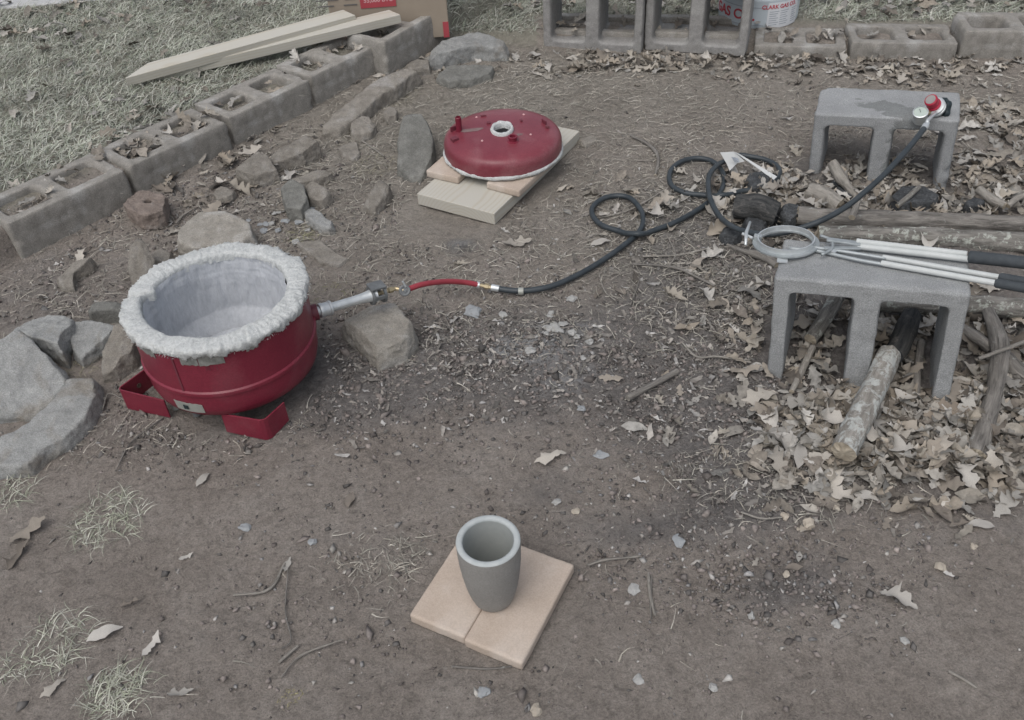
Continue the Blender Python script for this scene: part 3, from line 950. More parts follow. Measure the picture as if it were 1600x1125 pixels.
# ------------------------------------------------------------------ furnace
FC = Vector((-.648, 1.684, 0))
FK = 1.06
fur = empty('furnace', FC)
tag(fur, 'red steel tank furnace lined with white ceramic fibre blanket', 'furnace')
RIM, RB = .246, .1945
prof = [(.02, .044), (.10, .044), (.15, .047), (.176, .054), (.189, .066), (.1938, .085), (.1945, .105), (.1945, .124), (.1985, .127), (.1993, .1315), (.1985, .136), (RB, .139), (RB, .17), (RB, .20), (RB, .225), (RB, RIM), (RB - .0035, RIM), (RB - .0035, .13), (.15, .06), (.02, .055)]
mb = MB(); mb.lathe(prof, 96)
shell = mb.build('shell', MAT['red_paint'], fur, auto=R(40))
# welded seam and paler repainted panel left of it
def on_shell(deg, z, r=RB, off=0):
    w = R(deg)
    return Vector(((r + off) * math.cos(w), (r + off) * math.sin(w), z))
def wrap_patch(d0, d1, z0, z1, off, seg=14, jag=0, seed=0, rz=None, thick=.0008):
    rg = random.Random(seed)
    V, F = [], []
    for o_ in (off, off + thick):
        for i in range(seg + 1):
            t = i / seg
            dg = d0 + (d1 - d0) * t
            ja, jb = (rg.uniform(-jag, jag), rg.uniform(-jag, jag)) if o_ == off else (None, None)
            if o_ == off:
                V_j.append((ja, jb))
            ja, jb = V_j[i]
            ra = rz(z0 + ja) if rz else RB
            rb_ = rz(z1 + jb) if rz else RB
            V += [on_shell(dg, z0 + ja, ra, o_), on_shell(dg, z1 + jb, rb_, o_)]
    m2 = 2 * (seg + 1)
    for i in range(seg):
        a_, b_, c_, d_ = 2 * i, 2 * i + 1, 2 * i + 3, 2 * i + 2
        F += [(a_, d_, c_, b_), (m2 + a_, m2 + b_, m2 + c_, m2 + d_), (a_, m2 + a_, m2 + d_, d_), (b_, c_, m2 + c_, m2 + b_)]
    F += [(0, 1, m2 + 1, m2), (m2 - 2, 2 * m2 - 2, 2 * m2 - 1, m2 - 1)]
    return V, F
def shell_r(z):
    for (r0, h0), (r1, h1) in zip(prof[:15], prof[1:16]):
        if h0 <= z <= h1:
            return r0 + (r1 - r0) * (z - h0) / max(h1 - h0, 1e-6)
    return RB
V_j = []
v_, f_ = wrap_patch(-109.5, -108, .139, RIM - .004, .0006)
mb = MB(); mb.add(v_, f_); mb.build('weld_seam', MAT['red_faded'], shell)
for (d0, d1, z0, z1, jg, sd) in ((-146, -122, .219, .2435, .003, 1), (-103, -92, .217, .2435, .002, 2), (-91.5, -76, .215, .244, .0015, 3), (-62, -54, .228, .244, .002, 4)):
    V_j = []
    v_, f_ = wrap_patch(d0, d1, z0, z1, .0008, 12, jg, sd)
    mb = MB(); mb.add(v_, f_); mb.build('foil_tape', MAT['tape'], fur)
V_j = []
v_, f_ = wrap_patch(-120, -99, .075, .103, .001, 10, .0012, 7, shell_r)
mb = MB(); mb.add(v_, f_)
lp = mb.build('label_plate', MAT['plate'], fur)
lp['label'] = 'small aluminium label plate'
V_j = []
v_, f_ = wrap_patch(-113, -109.5, .084, .095, .0022, 6, .0015, 9, shell_r)
mb = MB(); mb.add(v_, f_); mb.build('plate_tear', MAT['plastic_black'], lp)
# scratches in the paint below the tape
for q, dg in enumerate((-88.5, -87.2, -86.4, -84.6, -82)):
    V_j = []
    v_, f_ = wrap_patch(dg, dg + .45, .200 + .002 * q % .004, .211, .0004, 2, .0015, q, None, .0004)
    mb = MB(); mb.add(v_, f_); mb.build('paint_scratch', MAT['red_faded'], shell)

# ceramic fibre: folded rim, inner wall, floor
def blanket_ring():
    na, V = 420, []
    sec = []          # (radius, z) section from the outer lip over the top to the inside
    for r, z in ((.1845, -.003), (.1875, -.006), (.1905, -.002), (.1925, .005), (.1925, .010), (.190, .0145), (.185, .0165), (.178, .0175), (.170, .018), (.162, .018), (.155, .0175), (.150, .016), (.1475, .0125), (.1465, .006), (.1462, -.004)):
        sec.append((r, z))
    for i in range(na):
        w = 2 * math.pi * i / na
        for (r, z) in sec:
            V.append((r, w, z))
    V = np.array(V)
    co = np.stack([V[:, 0] * np.cos(V[:, 1]), V[:, 0] * np.sin(V[:, 1]), V[:, 2]], -1)
    n1 = fbm(co, 14, 4, seed=2.2)
    nr = np.abs(fbm(co, 48, 3, .6, seed=6.6))
    n2 = fbm(co, 75, 3, .7, seed=5.2)
    n3 = fbm(co, 160, 2, .7, seed=8.2)
    outer = sstep(.183, .19, V[:, 0])
    low = (V[:, 2] < .0) & (V[:, 0] > .18)
    rr = V[:, 0] + n1 * .013 * outer + n2 * .0045 * (.3 + .7 * outer) + n3 * .0035
    z = V[:, 2] + n1 * .010 - nr * .006 * (V[:, 2] > .012) + n2 * .0045 + n3 * .0035
    zl = fbm(np.stack([np.cos(V[:, 1]) * .2, np.sin(V[:, 1]) * .2, 0 * z], -1), 45, 3, .7, seed=1.1)
    z = z + low * (zl * .022 - .002)
    # overlapped joint of the strip, on the left
    ds = np.angle(np.exp(1j * (V[:, 1] - R(176))))
    rr = rr + .014 * np.exp(-(np.clip(ds, 0, 9) / .5) ** 2) * (ds > 0) * (V[:, 0] < .186) * .7
    z = z - .014 * np.exp(-((ds - .02) / .045) ** 2) * (V[:, 0] > .15)
    rr = rr - .012 * np.exp(-((ds + .06) / .10) ** 2) * (V[:, 0] < .17)
    co = np.stack([rr * FK * np.cos(V[:, 1]), rr * FK * np.sin(V[:, 1]), z + RIM], -1)
    k = len(sec)
    F = [(i * k + j, ((i + 1) % na) * k + j, ((i + 1) % na) * k + j + 1, i * k + j + 1) for i in range(na) for j in range(k - 1)]
    return co, np.array(F)
co, F = blanket_ring()
bl = link('fibre_blanket', np_mesh('fibre_blanket', co, F, smooth=True), MAT['blanket'], fur)
bl['label'] = 'fluffy white ceramic fibre rim with a ragged edge'
# wispy fibres
nf = 1100
w = RNG.uniform(0, 2 * math.pi, nf)
ed = RNG.random(nf) < .8
rr = FK * np.where(ed, RNG.uniform(.188, .194, nf), RNG.uniform(.146, .188, nf))
zz = np.where(ed, RIM + RNG.uniform(-.008, .013, nf), RIM + .016 + RNG.uniform(-.002, .003, nf))
p0 = np.stack([rr * np.cos(w), rr * np.sin(w), zz], -1)
out = np.stack([np.cos(w), np.sin(w), RNG.uniform(-.3, .9, nf)], -1)
dr = out * np.where(ed, 1, .2)[:, None] + RNG.normal(0, .7, (nf, 3))
dr /= np.linalg.norm(dr, axis=1)[:, None]
ln = RNG.uniform(.002, .006, nf)[:, None]
sd = np.cross(dr, RNG.normal(size=(nf, 3)))
sd /= np.linalg.norm(sd, axis=1)[:, None]
V = np.stack([p0 - sd * .0007, p0 + sd * .0007, p0 + dr * ln], 1).reshape(-1, 3)
fb = link('fibre_wisps', np_mesh('fibre_wisps', V, np.arange(nf * 3).reshape(-1, 3)), MAT['blanket'], bl)
fb['kind'] = 'stuff'
# inner wall with compression ridges
na, nzr = 220, 44
V = []
for j in range(nzr):
    t = j / (nzr - 1)
    for i in range(na):
        w = 2 * math.pi * i / na
        V.append((FK * .1455 - .006 * t - .028 * max(0, t - .75) / .25, w, RIM + .004 - t * .19))
V = np.array(V)
co = np.stack([np.cos(V[:, 1]) * .14, np.sin(V[:, 1]) * .14, V[:, 2] * .3], -1)
rr = V[:, 0] + fbm(co, 40, 3, seed=3.1) * .006 + fbm(co, 14, 2, seed=4.1) * .005 + fbm(co * [.5, .5, 9], 30, 3, seed=7.1) * .004 * sstep(RIM - .10, RIM - .01, V[:, 2])
ds = np.angle(np.exp(1j * (V[:, 1] - R(176))))
rr = rr + .010 * np.exp(-(np.clip(ds, 0, 9) / .5) ** 2) * (ds > 0) * .7
co = np.stack([rr * np.cos(V[:, 1]), rr * np.sin(V[:, 1]), V[:, 2]], -1)
F = [(j * na + i, (j + 1) * na + i, (j + 1) * na + (i + 1) % na, j * na + (i + 1) % na) for j in range(nzr - 1) for i in range(na)]
link('fibre_lining', np_mesh('fibre_lining', co, np.array(F), smooth=True), MAT['liner'], fur)
mb = MB(); mb.lathe([(.0, .060), (.06, .061), (.10, .062), (.122, .066)], 48)
fl = mb.build('fibre_floor', MAT['liner'], fur)
CQ = ((-0.7024, 1.8275, 0.068)[0] - FC.x, (-0.7024, 1.8275, 0.068)[1] - FC.y)
for k in range(9):
    cx_, cy_ = CQ[0] - .045 + .013 * k, CQ[1] + .004 * math.sin(k * 2.1) + .0011 * k
    mb = MB(); mb.tube(catmull([(cx_ - .006, cy_, .066), (cx_, cy_ + .003, .072 + .004 * (k % 3)), (cx_ + .008, cy_ - .001, .066)], 4), .0045 + .001 * (k % 2), 7)
    mb.build('char_crumb', MAT['char'], fl)

# bent steel feet
def foot(pts, h, label=None):
    P = [Vector((x, y, 0)) - Vector((FC.x, FC.y, 0)) for x, y, *_ in pts]
    C = []
    for k, p in enumerate(P):
        C.append(p)
    # rounded corner
    a_, c_, b_ = C
    arc = [c_ + (a_ - c_).normalized() * .010, c_ + ((a_ - c_).normalized() + (b_ - c_).normalized()) * .0032, c_ + (b_ - c_).normalized() * .010]
    path = [a_] + arc + [b_]
    V, F = [], []
    th = .0035
    for i, p in enumerate(path):
        t = (path[min(i + 1, len(path) - 1)] - path[max(i - 1, 0)]).normalized()
        nn = Vector((-t.y, t.x, 0)) * th / 2
        zb = .0 if i not in (0, len(path) - 1) else .006
        V += [p - nn + Vector((0, 0, zb)), p + nn + Vector((0, 0, zb)), p - nn + Vector((0, 0, h)), p + nn + Vector((0, 0, h))]
    for i in range(len(path) - 1):
        a4, b4 = 4 * i, 4 * (i + 1)
        F += [(a4, b4, b4 + 2, a4 + 2), (a4 + 1, a4 + 3, b4 + 3, b4 + 1), (a4 + 2, b4 + 2, b4 + 3, a4 + 3), (a4, a4 + 1, b4 + 1, b4)]
    F += [(0, 2, 3, 1), (4 * len(path) - 4, 4 * len(path) - 3, 4 * len(path) - 1, 4 * len(path) - 2)]
    m_ = MB(); m_.add(V, F)
    o = m_.build('foot', MAT['red_paint'], fur, bevel=.0008)
    # bolt hole, dark disc set into the strip
    q = (path[2] + path[-1]) / 2 if label else (path[0] + path[2]) / 2
    t = ((path[-1] - path[2]) if label else (path[2] - path[0])).normalized()
    nn = Vector((t.y, -t.x, 0))
    for sgn in (1, -1):
        hb = MB(); hb.lathe([(.0, .0004), (.0045, .0004), (.0058, .0009), (.0062, 0)], 14, q + Vector((0, 0, h * .55)) + nn * sgn * th / 2, nn * sgn)
        hb.build('bolt_hole', MAT['rust'], o)
    return o
foot([(-0.6497, 1.5034, 0), (-0.5508, 1.4732, 0), (-0.5146, 1.5292, 0)], .062, 'right')
foot([(-0.8551, 1.6869, 0), (-0.9105, 1.6091, 0), (-0.7907, 1.5605, 0)], .060)
foot([(-.56, 1.83, 0), (-.51, 1.90, 0), (-.62, 1.90, 0)], .06)
for q, (dx, dy) in enumerate((((-0.7868, 1.5814, 0)[0] - FC.x, (-0.7868, 1.5814, 0)[1] - FC.y), ((-0.7321, 1.5556, 0)[0] - FC.x, (-0.7321, 1.5556, 0)[1] - FC.y))):
    mb = MB(); mb.lathe([(.0, .0), (.006, .0), (.009, .002), (.009, .03), (.006, .032), (.006, .036), (.012, .037), (.012, .05)], 16, (dx, dy + .012, .002))
    mb.build('pipe_stub', MAT['cast_iron'] if q else MAT['plate'], fur, auto=R(30))
PORT = math.degrees(math.atan2((-0.4653, 1.7548, 0.135)[1] - FC.y, (-0.4653, 1.7548, 0.135)[0] - FC.x))
mb = MB(); mb.tube([on_shell(PORT, .135, RB, -.01), on_shell(PORT, .135, RB, .014)], .020, 20)
mb.build('burner_port', MAT['red_faded'], fur, auto=R(30))

# ------------------------------------------------------------------ gas burner on its rock
PA, PBB = Vector((-0.4653, 1.7548, 0.135)), Vector((-0.3044, 1.85, 0.115))
bur = empty('gas_burner', PA)
tag(bur, 'galvanised pipe gas burner with cast choke, stuck into the furnace', 'burner')
L_ = (PBB - PA)
ax = L_.normalized()
Ln = L_.length
loc = lambda t: ax * (t * Ln)
mb = MB(); mb.tube([loc(-.12), loc(.14)], .0115, 20); mb.build('nipple', MAT['steel'], bur, auto=R(40))
mb = MB(); mb.lathe([(.011, 0), (.017, .001), (.018, .004), (.018, .009), (.0165, .010), (.0165, .024), (.018, .025), (.018, .030), (.016, .032), (.012, .032)], 24, loc(.09), ax)
mb.build('coupling', MAT['steel'], bur, auto=R(35))
mb = MB(); mb.lathe([(.0112, 0), (.0112, .06), (.0118, .085), (.014, .105), (.018, .12), (.0195, .125), (.0175, .125), (.0125, .106), (.0095, .08)], 28, loc(.21), ax)
mb.build('mixer_tube', MAT['steel'], bur, auto=R(35))
pm = loc(.80)
up = Vector((0, 0, 1)); sdv = ax.cross(up).normalized(); upv = sdv.cross(ax)
mb = MB()
mb.lathe([(.013, 0), (.024, 0), (.024, .006), (.013, .006)], 24, pm, ax, closed=True)
mb.build('choke_flange', MAT['cast_iron'], bur, auto=R(35))
mb = MB()
mb.lathe([(.0165, .030), (.0245, .030), (.0245, .036), (.0165, .036)], 24, pm, ax, closed=True)
mb.build('choke_ring', MAT['cast_iron'], bur, auto=R(35))
mb = MB()
fr_ = Matrix((ax, sdv, upv)).transposed()
for s_ in (-1, 1):
    mb.box(pm + ax * .018 + sdv * s_ * .020, (.030, .005, .010), fr_)
mb.box(pm + ax * .018 + upv * .024, (.040, .034, .005), fr_)
mb.build('choke_yoke', MAT['cast_iron'], bur, bevel=.0008)
e1 = loc(1.06)
mb = MB(); mb.lathe([(.004, -.03), (.005, -.028), (.005, 0), (.0075, .001), (.0075, .012), (.0052, .013), (.0052, .022)], 8, e1, ax)
mb.build('orifice_fitting', MAT['brass'], bur)
vpt = Vector((-0.2553, 1.86, 0.108)) - PA
mb = MB(); mb.tube([e1 + ax * .02, vpt], .005, 10); mb.build('valve_inlet', MAT['brass'], bur)
vz = Vector((.25, -.75, .61)).normalized()
mb = MB(); mb.lathe([(.0, -.006), (.0125, -.006), (.0145, -.003), (.0145, .004), (.012, .006), (.009, .0055), (.008, .003), (.004, .003), (.0035, .008), (.0, .008)], 24, vpt, vz)
va = mb.build('valve', MAT['cast_iron'], bur, auto=R(30))
mb = MB(); mb.tube([vpt + Vector((.004, .004, .008)), vpt + Vector((-.002, .006, .024))], .0028, 8); mb.build('valve_handle', MAT['steel'], va)

# red hose, coupling and black hose
red = [Vector((-0.248, 1.8673, 0.106)), Vector((-0.2101, 1.8961, 0.098)), Vector((-0.1603, 1.9408, 0.07)), Vector((-0.1132, 1.9719, 0.042)), Vector((-0.0757, 1.9789, 0.026))]
rp = catmull(red, 8)
o = MB().tube(rp, .0072, 12).build('red_hose', MAT['red_hose'], smooth=True)
tag(o, 'short red rubber hose between the burner valve and the black hose', 'hose')
cpl = empty('hose_coupling', red[-1])
tag(cpl, 'brass and steel coupling joining the red hose to the black hose', 'coupling')
c0, c1 = Vector((0, 0, 0)), Vector((-0.0243, 1.9677, 0.018)) - red[-1]
cx = c1.normalized(); cl_ = c1.length
MB().lathe([(.0072, -.006), (.0086, -.006), (.0086, .003), (.0072, .003)], 14, c0, cx, closed=True).build('crimp_ring', MAT['steel'], cpl)
MB().lathe([(.003, 0), (.005, 0), (.005, cl_ * .3), (.0078, cl_ * .31), (.0078, cl_ * .5), (.0055, cl_ * .51), (.0055, cl_ * .66), (.002, cl_ * .66)], 6, c0, cx).build('brass_nut', MAT['brass'], cpl)
MB().lathe([(.006, cl_ * .62), (.009, cl_ * .63), (.009, cl_ * 1.02), (.0075, cl_ * 1.02)], 16, c0, cx).build('ferrule', MAT['steel'], cpl, auto=R(30))


HOSE = [(-0.0293, 1.9696, 0.018), (0.0106, 1.9612, 0.014), (0.0608, 1.959, 0.012), (0.1206, 1.973, 0.012), (0.192, 2.015, 0.012), (0.2673, 2.0761, 0.012), (0.3335, 2.1425, 0.013), (0.3811, 2.2044, 0.018), (0.3987, 2.263, 0.018), (0.398, 2.3219, 0.016), (0.3783, 2.3829, 0.013), (0.341, 2.4035, 0.012), (0.2978, 2.3936, 0.012), (0.2628, 2.3505, 0.012), (0.2592, 2.2981, 0.012), (0.281, 2.2445, 0.012), (0.324, 2.2083, 0.013), (0.3679, 2.1661, 0.032), (0.4145, 2.1971, 0.014), (0.4738, 2.2271, 0.012), (0.5408, 2.2743, 0.012), (0.6014, 2.3291, 0.013), (0.632, 2.3601, 0.014), (0.6591, 2.4123, 0.014), (0.6732, 2.4695, 0.013), (0.6704, 2.5266, 0.013), (0.6494, 2.5692, 0.012), (0.6106, 2.586, 0.012), (0.5618, 2.5714, 0.012), (0.5244, 2.5277, 0.012), (0.5081, 2.471, 0.012), (0.5145, 2.4229, 0.012), (0.548, 2.3858, 0.013), (0.5975, 2.3679, 0.016), (0.6426, 2.3431, 0.032), (0.6993, 2.3747, 0.016), (0.7546, 2.3853, 0.018), (0.8056, 2.4152, 0.02), (0.8403, 2.4609, 0.02), (0.8475, 2.5147, 0.018), (0.8248, 2.5572, 0.016), (0.78, 2.583, 0.016), (0.7436, 2.5924, 0.02), (0.708, 2.5536, 0.03), (0.657, 2.4962, 0.045), (0.6172, 2.4261, 0.05), (0.5976, 2.3321, 0.05), (0.5977, 2.2662, 0.045), (0.6068, 2.2006, 0.045), (0.6216, 2.1326, 0.06), (0.6419, 2.0926, 0.07), (0.6779, 2.05, 0.085), (0.7243, 2.0281, 0.1), (0.7727, 2.0241, 0.115), (0.8298, 2.0343, 0.13), (0.8924, 2.0627, 0.145), (0.9454, 2.0942, 0.165), (1.0024, 2.1359, 0.185), (1.0567, 2.1827, 0.205), (1.1089, 2.2336, 0.222), (1.1468, 2.2715, 0.238), (1.1672, 2.2967, 0.243)]
hp = catmull(HOSE, 6)
hp = [Vector((p.x, p.y, max(p.z, hz(p.x, p.y) + .014))) if p.z < .05 else p for p in hp]
hose = empty('gas_hose', hp[0])
tag(hose, 'long black rubber gas hose looping across the dirt to the regulator', 'hose')
MB().tube([p - hp[0] for p in hp], .0078, 12).build('rubber_tube', MAT['hose'], hose, smooth=True)
tp = [p for p in hp if abs(p.x - (0.0339, 1.9561, 0.014)[0]) < .05][:3]
b0 = Vector((0.0272, 1.9561, 0.0145)) - hp[0]; b1 = Vector((0.0406, 1.9548, 0.0145)) - hp[0]
MB().tube([b0, b1], .0098, 12).build('tape_band', MAT['plate'], hose, smooth=False)
fe = hp[-1] - hp[0]; fd = (hp[-1] - hp[-6]).normalized()
MB().lathe([(.007, -.018), (.0092, -.018), (.0092, .0), (.0065, .002), (.0065, .012)], 16, fe, fd).build('ferrule', MAT['steel'], hose, auto=R(30))

# printed tag hanging on the hose
tg = empty('hose_tag', (0.7006, 2.5268, 0.045))
tag(tg, 'white card tag folded round the black hose loop', 'tag')
T0 = Vector((0.7006, 2.5268, 0.045))
def sheet(pts, th=.0012, rows=1):
    P = [Vector(p) - T0 for p in pts]
    nn = (P[1] - P[0]).cross(P[-1] - P[0]).normalized() * th
    n_ = len(P)
    return MB().add(P + [p + nn for p in P], [tuple(range(n_ - 1, -1, -1)), tuple(range(n_, 2 * n_))] + [(i, (i + 1) % n_, n_ + (i + 1) % n_, n_ + i) for i in range(n_)])
tcol = sheet([(0.669, 2.5285, 0.07), (0.7091, 2.5184, 0.075), (0.7385, 2.492, 0.055), (0.7183, 2.5008, 0.045), (0.6953, 2.4923, 0.025), (0.6887, 2.5055, 0.04)]).build('tag_panel', MAT['paper'], tg)
sheet([(0.7072, 2.5186, 0.075), (0.7168, 2.5094, 0.075), (0.8213, 2.4251, 0.035), (0.8102, 2.4162, 0.03)]).build('tag_strip', MAT['paper'], tg)
sheet([(0.6947, 2.4881, 0.075), (0.7174, 2.4978, 0.064), (0.721, 2.4846, 0.058), (0.7061, 2.4861, 0.056)], .0006).build('tag_print', MAT['tank_grey'], tcol)

def chip(o, seed):
    m0 = o.data.materials[0]
    o.data = remeshed(o.data, .0034)
    o.data.materials.clear()
    o.data.materials.append(m0)
    displace(o.data, .0011, 45, 4, seed)
    displace(o.data, .0006, 210, 2, seed + 1)
    o.data.polygons.foreach_set('use_smooth', np.ones(len(o.data.polygons), bool))


# ------------------------------------------------------------------ furnace lid on bricks and plank
YAW = R(58.67)
du = Vector((math.cos(YAW), math.sin(YAW), 0)); dv = Vector((-du.y, du.x, 0))
pc = Vector((.0045, 2.613, 0))
zg = max(hz(pc.x + a * du.x + b * dv.x, pc.y + a * du.y + b * dv.y) for a in (-.28, 0, .28) for b in (-.13, 0, .13)) - .002
o = MB().box((0, 0, .0), (.56, .268, .038)).build('pine_plank', MAT['pine'], bevel=.002)
o.location = (pc.x, pc.y, zg + .019); o.rotation_euler = (0, 0, YAW)
tag(o, 'pale pine plank with end grain under the furnace lid', 'plank')
zt = zg + .038
for k, (fm, dz, lab) in enumerate(((((-0.2222, 2.552, 0.065), (-0.1295, 2.4941, 0.065)), .0005, 'left pinkish firebrick between the lid and the pine plank'), (((-0.0358, 2.4337, 0.065), (0.0443, 2.3912, 0.065)), .0005, 'right pinkish firebrick between the lid and the pine plank'))):
    m_ = (Vector(fm[0]) + Vector(fm[1])) / 2
    ext = .1143 if k else .10
    ctr = m_ + du * ext
    o = MB().box((0, 0, 0), (.2286, .1143, .022)).build('firebrick', MAT['firebrick'], bevel=.0015)
    chip(o, k + 1.3)
    o.location = (ctr.x, ctr.y, zt + .0115 + dz); o.rotation_euler = (0, 0, YAW + R(-1.5 if k else 2))
    tag(o, lab, 'firebrick', 'firebricks under the lid')
zl = zt + .0235
LC = Vector((.011, 2.625, zl))
lid = empty('furnace_lid', LC)
tag(lid, 'domed red steel furnace lid with a central vent hole', 'lid')
lp_ = [(.034, .076), (.05, .0758), (.09, .0748), (.125, .0725), (.150, .0695), (.165, .066), (.1745, .0605), (.180, .053), (.1828, .043), (.1832, .034), (.1832, .010), (.180, .010), (.180, .034), (.165, .055), (.034, .070)]
sh = MB().lathe(lp_, 96, closed=True).build('shell', MAT['lid_paint'], lid, auto=R(40))
# fibre pad peeking out below the skirt
na, V = 150, []
sec = [(.150, .003), (.175, .002), (.184, .004), (.187, .010), (.1845, .016), (.178, .018)]
for i in range(na):
    w = 2 * math.pi * i / na
    for r, z in sec:
        V.append((r, w, z))
V = np.array(V)
co = np.stack([V[:, 0] * np.cos(V[:, 1]), V[:, 0] * np.sin(V[:, 1]), V[:, 2]], -1)
rr = V[:, 0] + sstep(.17, .184, V[:, 0]) * (fbm(co, 28, 3, seed=9.3) * .008 + fbm(co, 90, 2, seed=1.3) * .003)
co = np.stack([rr * np.cos(V[:, 1]), rr * np.sin(V[:, 1]), V[:, 2] + .002 * fbm(co, 60, 2, seed=2.9)], -1)
k = len(sec)
F = [(i * k + j, ((i + 1) % na) * k + j, ((i + 1) % na) * k + j + 1, i * k + j + 1) for i in range(na) for j in range(k - 1)]
link('fibre_pad', np_mesh('fibre_pad', co, np.array(F), smooth=True), MAT['blanket'], lid)
V, n_ = [], 40
sec = [(.0385, .0735), (.0375, .081), (.034, .086), (.0295, .0855), (.0268, .081), (.0262, .074), (.026, .066)]
for i in range(n_):
    for r, z in sec:
        w = 2 * math.pi * i / n_
        V.append((r * math.cos(w) * .95, r * math.sin(w) * 1.2, z))
V = np.array(V)
V += .0045 * np.stack([fbm(V, 60, 3, seed=1), fbm(V, 60, 3, seed=2), fbm(V, 60, 3, seed=3)], -1)
k = len(sec)
F = [(i * k + j, ((i + 1) % n_) * k + j, ((i + 1) % n_) * k + j + 1, i * k + j + 1) for i in range(n_) for j in range(k - 1)]
vc = link('vent_lining', np_mesh('vent_lining', V, np.array(F), smooth=True), MAT['blanket'], lid)
MB().lathe([(.0262, .067), (.0245, .02), (0, .012)], 24).build('vent_throat_shade', MAT['char'], vc)  # charcoal colour stands in for the shade down inside the vent hole


def lidp(px):
    return Vector(px) - LC


pA = lidp((-0.1218, 2.6435, 0.145))
MB().lathe([(.0, .0), (.0095, .0), (.0095, .060), (.0075, .062), (.0075, .054), (.0, .054)], 18, (pA.x, pA.y, .056)).build('pipe_stub', MAT['red_paint'], lid, auto=R(30))
pB = lidp((0.041, 2.5505, 0.15))
MB().lathe([(.0195, -.004), (.0185, .003), (.0125, .005), (.0125, .014), (.015, .015), (.015, .019), (.0095, .019), (.0085, .004), (.0, .004)], 22, (pB.x, pB.y, .072)).build('threaded_bung', MAT['red_paint'], lid, auto=R(30))
for (px, dims, rz, zc) in (((-0.1381, 2.6513, 0.14), (.024, .004, .016), 30, .076), ((-0.1356, 2.5877, 0.14), (.020, .018, .010), 30, .073), ((-0.0451, 2.7288, 0.15), (.018, .004, .006), 5, .075), ((-0.0299, 2.6737, 0.15), (.012, .012, .006), 0, .078), ((0.1425, 2.6603, 0.15), (.024, .004, .012), -60, .077), ((0.1503, 2.629, 0.15), (.012, .006, .008), -20, .075), ((0.0718, 2.6781, 0.15), (.007, .012, .008), 10, .076)):
    q = lidp(px)
    MB().box((q.x, q.y, zc), dims, (0, 0, R(rz))).build('welded_tab', MAT['red_faded'], lid, bevel=.001)
for px in ((-0.0673, 2.7272, 0.15), (0.0821, 2.7257, 0.15), (0.0968, 2.5849, 0.15), (-0.0514, 2.5619, 0.15)):
    q = lidp(px)
    rr_ = math.hypot(q.x, q.y)
    zs = np.interp(rr_, [a_[0] for a_ in lp_[:9]], [a_[1] for a_ in lp_[:9]])
    MB().lathe([(0, .003), (.0028, .0026), (.0038, .001), (.004, -.001)], 12, (q.x, q.y, zs)).build('bolt_head', MAT['print_pink'], lid, smooth=True)
# bare worn patches where brackets were cut off
for px, sx, sy, rz in (((-0.0859, 2.6375, 0.15), .036, .015, 15), ((0.0406, 2.5862, 0.155), .03, .010, 0)):
    q = lidp(px)
    poly = [(q.x + sx * math.cos(w) * (1 + .25 * math.sin(3 * w + sx)) , q.y + sy * math.sin(w) * (1 + .3 * math.cos(2 * w))) for w in [2 * math.pi * k / 18 for k in range(18)]]
    zz_ = [float(np.interp(math.hypot(x, y), [a_[0] for a_ in lp_[:9]], [a_[1] for a_ in lp_[:9]])) + .0006 for x, y in poly]
    zc = float(np.interp(math.hypot(q.x, q.y), [a_[0] for a_ in lp_[:9]], [a_[1] for a_ in lp_[:9]])) + .0012
    MB().add([(x, y, z) for (x, y), z in zip(poly, zz_)] + [(q.x, q.y, zc)], [(i, (i + 1) % 18, 18) for i in range(18)]).build('worn_patch', mat('bare_worn_paint', (.16, .10, .10), (.24, .17, .165), 30, .6, .2), sh)

# ------------------------------------------------------------------ crucible on two firebricks
TC, TY = Vector((-.058, 1.026, 0)), -.493
tu = Vector((math.cos(TY), math.sin(TY), 0)); tv = Vector((-tu.y, tu.x, 0))
ztile = max(hz(TC.x + a * .11, TC.y + b * .11) for a in (-1, 0, 1) for b in (-1, 0, 1)) + .001
for k, (sx, sy, lab) in enumerate(((-1, .0, 'left pale firebrick slab under the crucible'), (1, -.004, 'right pale firebrick slab under the crucible'))):
    ctr = TC + tu * sx * .0574 + tv * sy
    o = MB().box((0, 0, 0), (.1143, .2286, .025)).build('firebrick', MAT['firebrick'], bevel=.0012)
    chip(o, k + 5.3)
    o.location = (ctr.x, ctr.y, ztile + .0125); o.rotation_euler = (0, 0, TY)
    tag(o, lab, 'firebrick', 'firebrick slabs under the crucible')
CC = Vector((-.059, 1.006, ztile + .0254))
cru = empty('crucible', CC)
tag(cru, 'grey clay graphite crucible standing on two pale firebricks', 'crucible')
op = [(0, .002), (.028, .002), (.0345, .0035), (.0375, .008), (.0425, .026), (.0475, .05), (.052, .085), (.0547, .115), (.0555, .14), (.056, .160), (.0557, .1645)]
MB().lathe(op, 64).build('body', MAT['crucible'], cru, auto=R(50))
MB().lathe([(.0557, .1645), (.0545, .1665), (.051, .1675), (.047, .1672), (.0445, .165), (.0442, .162)], 64).build('rim', MAT['crucible_rim'], cru, auto=R(60))
MB().lathe([(.0442, .162), (.0435, .13), (.0415, .09), (.0375, .05), (.0315, .024), (.022, .014), (0, .012)], 64).build('inside', MAT['crucible_in'], cru, auto=R(60))

